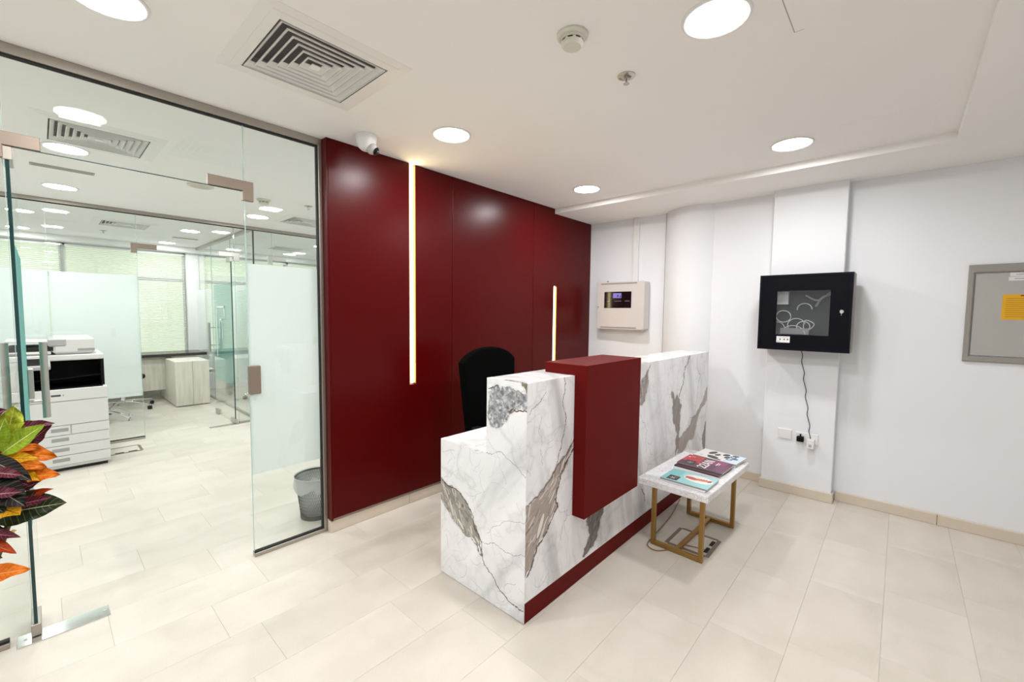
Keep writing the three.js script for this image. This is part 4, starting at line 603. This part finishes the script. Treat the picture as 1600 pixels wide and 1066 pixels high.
{
  const t = thing('electrical_panel', 'grey metal electrical panel recessed in the white wall', 'panel', [XW + 0.006, 1.203, 0.325]);
  const W = 0.62, H = 0.664;
  part(t, 'frame', plate(rect(0, W, 0, H), [rect(0.03, W - 0.03, 0.038, H - 0.055)], 0.03, 0.006).rotateY(-Math.PI / 2), M.greyFrame, [0.012, 0, 0]);
  part(t, 'door', bb(-0.006, 0.01, 0.042, H - 0.06, 0.034, W - 0.034, 0.003), M.greyPanel);
  const yel = plain(300, 200, '#e0a80c', (g) => { g.fillStyle = '#b98507'; for (let k = 0; k < 10; k++) g.fillRect(18, 30 + k * 16, 200 + (k * 37) % 60, 5); g.fillStyle = '#8c1414'; g.fillRect(90, 6, 200, 9); });
  part(t, 'notice', new THREE.BoxGeometry(0.26, 0.168, 0.0008), mat({ map: yel, roughness: 0.5 }), [-0.0066, 0.375, 0.295], [0, -Math.PI / 2, 0]);
  for (const [y, z] of [[0.590, 0.30], [0.562, 0.295]]) { const l = plain(256, 40, '#dedddb', (g) => { g.fillStyle = '#9a9aa0'; g.fillRect(30, 16, 190, 8); }); part(t, 'label_strip', new THREE.BoxGeometry(0.22, 0.025, 0.0008), mat({ map: l, roughness: 0.5 }), [-0.0066, y, z], [0, -Math.PI / 2, 0]); }
}

// ------------------------------------------------------------------ photocopier and office desk behind the glass
{
  const t = thing('photocopier', 'white multifunction photocopier with black output bay', 'photocopier', [0.1, 0, -5.635]);
  const L = -0.325, Rr = 0.315, F = 0, B = -0.62;
  part(t, 'body', bb(L, Rr, 0.03, 0.765, B, F - 0.012, 0.006), M.printer); part(t, 'base', bb(L + 0.02, Rr - 0.02, 0, 0.03, B + 0.03, F - 0.03, 0.002), M.rubber);
  const dr = [[0.34, 0.425, true], [0.245, 0.335], [0.15, 0.24], [0.06, 0.145]];
  part(t, 'front_cover', bb(L, Rr, 0.43, 0.648, F - 0.014, F + 0.004, 0.004), M.printer);
  const top = part(t, 'upper_cover', bb(L, Rr, 0.653, 0.762, F - 0.014, F + 0.004, 0.004), M.printer);
  const logo = plain(256, 48, '#b9bab5', (g) => { g.fillStyle = '#1d1d1c'; for (let k = 0; k < 9; k++) g.fillRect(8 + k * 19, 16, 15, 18); g.strokeStyle = '#1d1d1c'; g.lineWidth = 7; g.beginPath(); g.arc(220, 22, 15, -1.6, 1.4); g.stroke(); });
  part(top, 'maker_mark', bb(0, 0.085, 0, 0.016, 0, 0.0008, 0), mat({ c: [0.05, 0.05, 0.05], roughness: 0.5 }), [-0.058, 0.70, F + 0.0042]).scale.set(0.72, 1.0, 1);
  part(top, 'maker_mark', new THREE.TorusGeometry(0.006, 0.0014, 6, 16, 3.4), mat({ c: [0.05, 0.05, 0.05], roughness: 0.5 }), [0.016, 0.707, F + 0.0046], [0, 0, -1.7]);
  dr.forEach(([y0, y1, split]) => {
    const d = part(t, 'paper_drawer', bb(L, split ? 0.055 : Rr, y0, y1, F - 0.014, F + 0.004, 0.004), M.printer); part(d, 'drawer_grip', bb(-0.07, 0.04, y1 - 0.052, y1 - 0.02, F + 0.0035, F + 0.0055, 0.0008), M.printerHandle);
    if (split) part(t, 'paper_drawer', bb(0.06, Rr, y0, y1, F - 0.014, F + 0.004, 0.004), M.printer);
  });
  part(t, 'bay_back', bb(L + 0.02, Rr - 0.02, 0.765, 1.02, B + 0.02, B + 0.2, 0), M.black); part(t, 'bay_floor', bb(-0.2, Rr - 0.03, 0.765, 0.772, B + 0.2, F - 0.01, 0.001), M.black); part(t, 'bay_wall', bb(Rr - 0.035, Rr - 0.01, 0.765, 1.03, B + 0.02, F - 0.09, 0.004), M.black); part(t, 'bay_wall', bb(L, -0.2, 0.765, 1.02, B + 0.02, F - 0.05, 0.004), M.printer);
  part(t, 'output_tray', bb(-0.18, Rr - 0.04, -0.004, 0.004, -0.22, 0.22, 0.002), M.black, [0, 0.83, -0.28], [-0.1, 0, 0.07]);
  part(t, 'scanner', bb(L, Rr - 0.01, 1.02, 1.075, B, F - 0.05, 0.01), M.printer); const cp = part(t, 'control_panel', bb(-0.16, 0.03, -0.02, 0.02, -0.08, 0.1, 0.008), M.printerGrey, [-0.08, 1.01, 0.04], [0.35, 0, 0]); part(cp, 'touch_screen', bb(-0.14, 0.01, 0.02, 0.022, -0.06, 0.08, 0.0005), M.lens);
  part(t, 'document_feeder', merge([bb(-0.03, Rr - 0.07, 1.08, 1.232, B + 0.05, F - 0.06, 0.02)]), M.printer); part(t, 'feeder_cover', bb(-0.06, 0.06, 1.15, 1.225, B + 0.06, F - 0.05, 0.012), M.printerGrey); part(t, 'feeder_slot', bb(0.13, 0.245, 1.105, 1.128, F - 0.062, F - 0.058, 0.0005), M.printerHandle);
  part(t, 'feeder_tray', bb(-0.31, -0.02, -0.006, 0.006, -0.5, -0.06, 0.004), M.printer, [0, 1.19, 0], [0, 0, -0.05]); part(t, 'platen_cover', bb(L, -0.04, 1.08, 1.11, B + 0.05, F - 0.06, 0.008), M.printer); part(t, 'feeder_gap', bb(-0.3, 0.03, 1.111, 1.15, B + 0.08, F - 0.075, 0.002), M.rubber);
  part(t, 'side_grip', bb(L - 0.002, L + 0.006, 0.70, 0.82, F - 0.4, F - 0.2, 0.002), M.printerHandle);
}
{
  const t = thing('office_desk', 'pale wood office desk with dark top and side cabinet', 'desk');
  part(t, 'desk_top', bb(-0.35, 1.93, 0.728, 0.774, -9.5, -8.88, 0.004), M.darkTop); part(t, 'modesty_panel', bb(-0.3, 1.44, 0.18, 0.727, -9.0, -8.97, 0.002), M.wood); part(t, 'end_leg', bb(-0.33, -0.29, 0, 0.727, -9.46, -8.93, 0.002), M.wood);
  const c = part(t, 'side_cabinet', bb(1.363, 1.80, 0.01, 0.70, -9.4, -8.19, 0.003), M.wood); for (const [a, b] of [[1.365, 1.58], [1.583, 1.798]]) part(c, 'door', bb(a, b, 0.012, 0.698, -8.19, -8.172, 0.002), M.wood);
  part(t, 'spacer_block', bb(1.44, 1.78, 0.70, 0.727, -9.3, -8.92, 0.001), M.wood);
}

// ------------------------------------------------------------------ wire bin
{
  const t = thing('waste_bin', 'dark wire mesh waste bin with clear liner bag', 'bin', [1.325, 0, -3.13]);
  const h = 0.30, r1 = 0.108, r2 = 0.14, wires = [];
  for (let k = 0; k < 72; k++) for (const s of [-1, 1]) { const p = []; for (let j = 0; j <= 4; j++) { const q = j / 4, a = k / 72 * 6.2832 + s * q * 0.5, r = r1 + (r2 - r1) * q; p.push(V(r * Math.cos(a), 0.012 + q * (h - 0.015), r * Math.sin(a))); } wires.push(new THREE.TubeGeometry(new THREE.CatmullRomCurve3(p), 4, 0.0011, 3)); }
  part(t, 'mesh_wall', merge(wires), M.wire); part(t, 'rim', new THREE.TorusGeometry(r2, 0.005, 8, 48), M.wire, [0, h, 0], [Math.PI / 2, 0, 0]); part(t, 'base', lathe([[0, 0], [r1 + 0.003, 0], [r1 + 0.004, 0.03], [r1 - 0.002, 0.03], [r1 - 0.003, 0.006], [0, 0.006]], 40), M.wire);
  const g = new THREE.CylinderGeometry(r2 + 0.009, r1 - 0.015, 0.29, 48, 10, true), p = g.attributes.position; for (let i = 0; i < p.count; i++) { const a = Math.atan2(p.getZ(i), p.getX(i)), y = p.getY(i), f = 1 + 0.05 * Math.sin(a * 7 + y * 20) * (0.15 - y) * 3; p.setX(i, p.getX(i) * f); p.setZ(i, p.getZ(i) * f); } g.computeVertexNormals(); part(t, 'liner_bag', g, M.bag, [0, 0.165, 0]);
  const c = new THREE.CylinderGeometry(r2 + 0.006, r2 + 0.016, 0.075, 48, 4, true), q = c.attributes.position; for (let i = 0; i < q.count; i++) { const a = Math.atan2(q.getZ(i), q.getX(i)); if (q.getY(i) < 0) q.setY(i, q.getY(i) + 0.022 * Math.sin(a * 4) - 0.01); } c.computeVertexNormals(); part(t, 'liner_cuff', c, M.bag, [0, 0.272, 0]);
}

// ------------------------------------------------------------------ croton plant in the lobby, at the left edge
{
  const leafTex = (base, edge, vein, mid, blotch) => canvas(128, 256, (g, w, h) => {
    g.fillStyle = base; g.fillRect(0, 0, w, h); let s = 5; const rn = () => { s = (s * 1664525 + 1013904223) >>> 0; return s / 4294967296; };
    for (let k = 0; k < 120; k++) { g.globalAlpha = 0.12 + rn() * 0.3; g.fillStyle = rn() < 0.5 ? edge : blotch; g.beginPath(); g.ellipse(rn() * w, rn() * h, 4 + rn() * 14, 3 + rn() * 9, rn() * 3, 0, 7); g.fill(); }
    g.globalAlpha = 0.7; g.strokeStyle = vein; for (let k = 0; k < 11; k++) { const y = h - 14 - k * 22; g.lineWidth = 1.7; for (const d of [-1, 1]) { g.beginPath(); g.moveTo(w / 2, y); g.quadraticCurveTo(w / 2 + d * 28, y - 14, w / 2 + d * 62, y - 34); g.stroke(); } }
    g.globalAlpha = 1; g.strokeStyle = mid; g.lineWidth = 5; g.beginPath(); g.moveTo(w / 2, h); g.lineTo(w / 2, 0); g.stroke();
  });
  const kinds = { lime: ['#a9b32c', '#cfd24a', '#e3e07a', '#d8dc80', '#6f8a20'], green: ['#7f9a1e', '#a3b02e', '#b9c35a', '#dde0a0', '#56761a'], purple: ['#4a1722', '#6b2836', '#c8788a', '#d58a94', '#2c0e16'], orange: ['#cf6a12', '#e59030', '#a83c10', '#e8a84c', '#e07a1c'], dark: ['#120d0c', '#1d1812', '#7a7f63', '#8f8f74', '#220a12'], forest: ['#232b17', '#34401f', '#8d986a', '#a9b184', '#171c10'], yellow: ['#d39c12', '#dfb32a', '#6a3c12', '#7a4a18', '#c4830e'], rust: ['#a83d12', '#c9601c', '#6b1f12', '#d98a50', '#8a2a1a'] };
  const ms = {}; for (const k in kinds) ms[k] = mat({ map: leafTex(...kinds[k]), roughness: 0.42, specularIntensity: 0.4, side: THREE.DoubleSide });
  const leafGeo = (len, wid, fold, droop, wave, sd) => {
    const NU = 12, NV = 6, pos = [], uv = [], idx = []; for (let i = 0; i <= NU; i++) { const t = i / NU, prof = Math.pow(Math.sin(Math.PI * Math.pow(0.03 + t * 0.97, 0.82)), 0.8) * (1 - 0.1 * t) + (t < 0.05 ? 0.03 : 0);
      for (let j = 0; j <= NV; j++) { const s = j / NV * 2 - 1, x = s * wid / 2 * prof; pos.push(x, t * len, Math.abs(s) * fold * wid * prof - droop * len * t * t + wave * wid * Math.sin(t * 17 + s * 2.2 + sd) * Math.abs(s)); uv.push((s + 1) / 2, t); } }
    for (let i = 0; i < NU; i++) for (let j = 0; j < NV; j++) { const a = i * (NV + 1) + j, b = a + NV + 1; idx.push(a, a + 1, b, a + 1, b + 1, b); }
    const g = new THREE.BufferGeometry(); g.setAttribute('position', new THREE.Float32BufferAttribute(pos, 3)); g.setAttribute('uv', new THREE.Float32BufferAttribute(uv, 2)); g.setIndex(idx); g.computeVertexNormals(); return g;
  };
  const t = thing('croton_plant', 'potted croton with green, orange and purple leaves by the glass door', 'plant', [-0.42, 0, -2.12]);
  part(t, 'pot', lathe([[0, 0], [0.13, 0], [0.17, 0.3], [0.18, 0.32], [0.165, 0.32], [0.155, 0.29], [0, 0.29]], 40), M.pot); part(t, 'soil', new THREE.CylinderGeometry(0.155, 0.155, 0.01, 32), M.soil, [0, 0.292, 0]);
  const stems = [[[0.02, 0.29, 0], [0.10, 0.6, 0.0], [0.24, 0.86, -0.01], [0.33, 1.08, -0.02]], [[0.04, 0.29, 0.04], [0.14, 0.5, 0.05], [0.27, 0.64, 0.06], [0.33, 0.82, 0.05]], [[-0.03, 0.29, 0.03], [-0.05, 0.65, 0.05], [-0.08, 1.0, 0.06]], [[0, 0.29, -0.04], [0.05, 0.6, -0.09], [0.12, 0.95, -0.12]]].map((p) => p.map((q) => V(...q)));
  for (const p of stems) part(t, 'stem', tube(p, 0.0075, 20, 8), M.stem);
  const off = V(-0.42, 0, -2.12);
  const leaf = (a, b, wid, kind, fold, droop, wave, tilt) => {                     // a base, b tip in world metres
    const y = b.clone().sub(a), len = y.length(); y.normalize(); let n = EYE.clone().sub(a).normalize(); n.addScaledVector(V(0, 1, 0), 0.5 + tilt * 0.5); n.addScaledVector(y, -n.dot(y)).normalize(); const x = y.clone().cross(n);
    const o = part(t, 'leaf', leafGeo(len, wid, fold, droop, wave, len * 90), ms[kind]); o.quaternion.setFromRotationMatrix(new THREE.Matrix4().makeBasis(x, y, n)); o.position.copy(a).sub(off); return o;
  };
  const px = (bx, by, tx, ty, w, kind, dist, tilt = 0, wave = 0.05, dd = 0.06) => leaf(atPixel(bx, by, dist + dd), atPixel(tx, ty, dist), w / 1000 * dist * 1.15, kind, 0.14, 0.05, wave, tilt);
  px(-45, 662, 8, 640, 26, 'purple', 2.12, 0, 0.08); px(6, 704, 22, 634, 34, 'lime', 2.14, 0.1, 0.14); px(-6, 700, 34, 662, 30, 'lime', 2.12, 0, 0.14); px(-14, 706, 6, 655, 28, 'green', 2.10);
  px(4, 708, 67, 663, 27, 'green', 2.08, 0.2, 0.03); px(16, 672, 83, 660, 17, 'purple', 2.18, 0, 0.1); px(30, 705, 78, 664, 22, 'purple', 2.2, 0, 0.08);
  px(0, 706, 89, 713, 29, 'orange', 2.16, 0, 0.1); px(-12, 722, 72, 728, 26, 'orange', 2.13, 0, 0.12); px(-16, 716, 60, 716, 18, 'yellow', 2.10, 0, 0.12); px(-20, 700, 62, 700, 18, 'orange', 2.17, 0, 0.12); px(14, 748, 92, 740, 28, 'orange', 2.14, 0, 0.09); px(10, 735, 60, 750, 22, 'yellow', 2.12, 0, 0.1);
  px(-30, 712, 50, 750, 24, 'dark', 2.08, 0, 0.05); px(-28, 730, 44, 757, 26, 'purple', 2.09, 0, 0.06); px(-34, 748, 40, 790, 40, 'dark', 2.06, 0.1, 0.06); px(-30, 775, 34, 768, 18, 'purple', 2.05, 0, 0.1); px(-20, 738, 36, 742, 16, 'purple', 2.06, 0, 0.1); px(10, 775, 62, 752, 14, 'purple', 2.12, 0, 0.08);
  px(20, 782, 82, 763, 13, 'rust', 2.14, 0, 0.08); px(14, 792, 79, 777, 17, 'purple', 2.11, 0, 0.08); px(-14, 806, 103, 784, 46, 'forest', 2.13, 0.1, 0.03); px(-30, 786, 30, 802, 46, 'yellow', 2.07, 0, 0.08); px(-45, 770, 6, 800, 40, 'forest', 2.08);
  px(-40, 832, 31, 838, 15, 'purple', 2.10, 0, 0.08); px(-42, 842, 25, 863, 17, 'rust', 2.11, 0, 0.1); px(-48, 905, 46, 888, 25, 'orange', 2.10, 0, 0.08); px(-30, 872, 3, 871, 10, 'forest', 2.12);
  const ks = Object.keys(kinds);
  stems.forEach((p, si) => {                                               // leaves set spirally up each stem; the two leaning stems keep theirs on the hidden side
    const cv = new THREE.CatmullRomCurve3(p);
    for (let k = 0; k < 15; k++) { const b = cv.getPoint(0.38 + 0.62 * k / 14).add(off), a = k * 2.4 + si, L = rr(0.11, 0.17); let dx = Math.cos(a), dz = Math.sin(a); if (si < 2) dx = -Math.abs(dx); leaf(b, b.clone().add(V(dx * L, rr(-0.03, 0.09), dz * L)), rr(0.04, 0.065), ks[Math.floor(rnd() * ks.length)], 0.14, 0.1, 0.07, 0); }
  });
}

// ------------------------------------------------------------------ shadows everywhere
scene.traverse((o) => { if (o.isMesh) { o.castShadow = true; o.receiveShadow = true; } });
renderer.render(scene, camera);
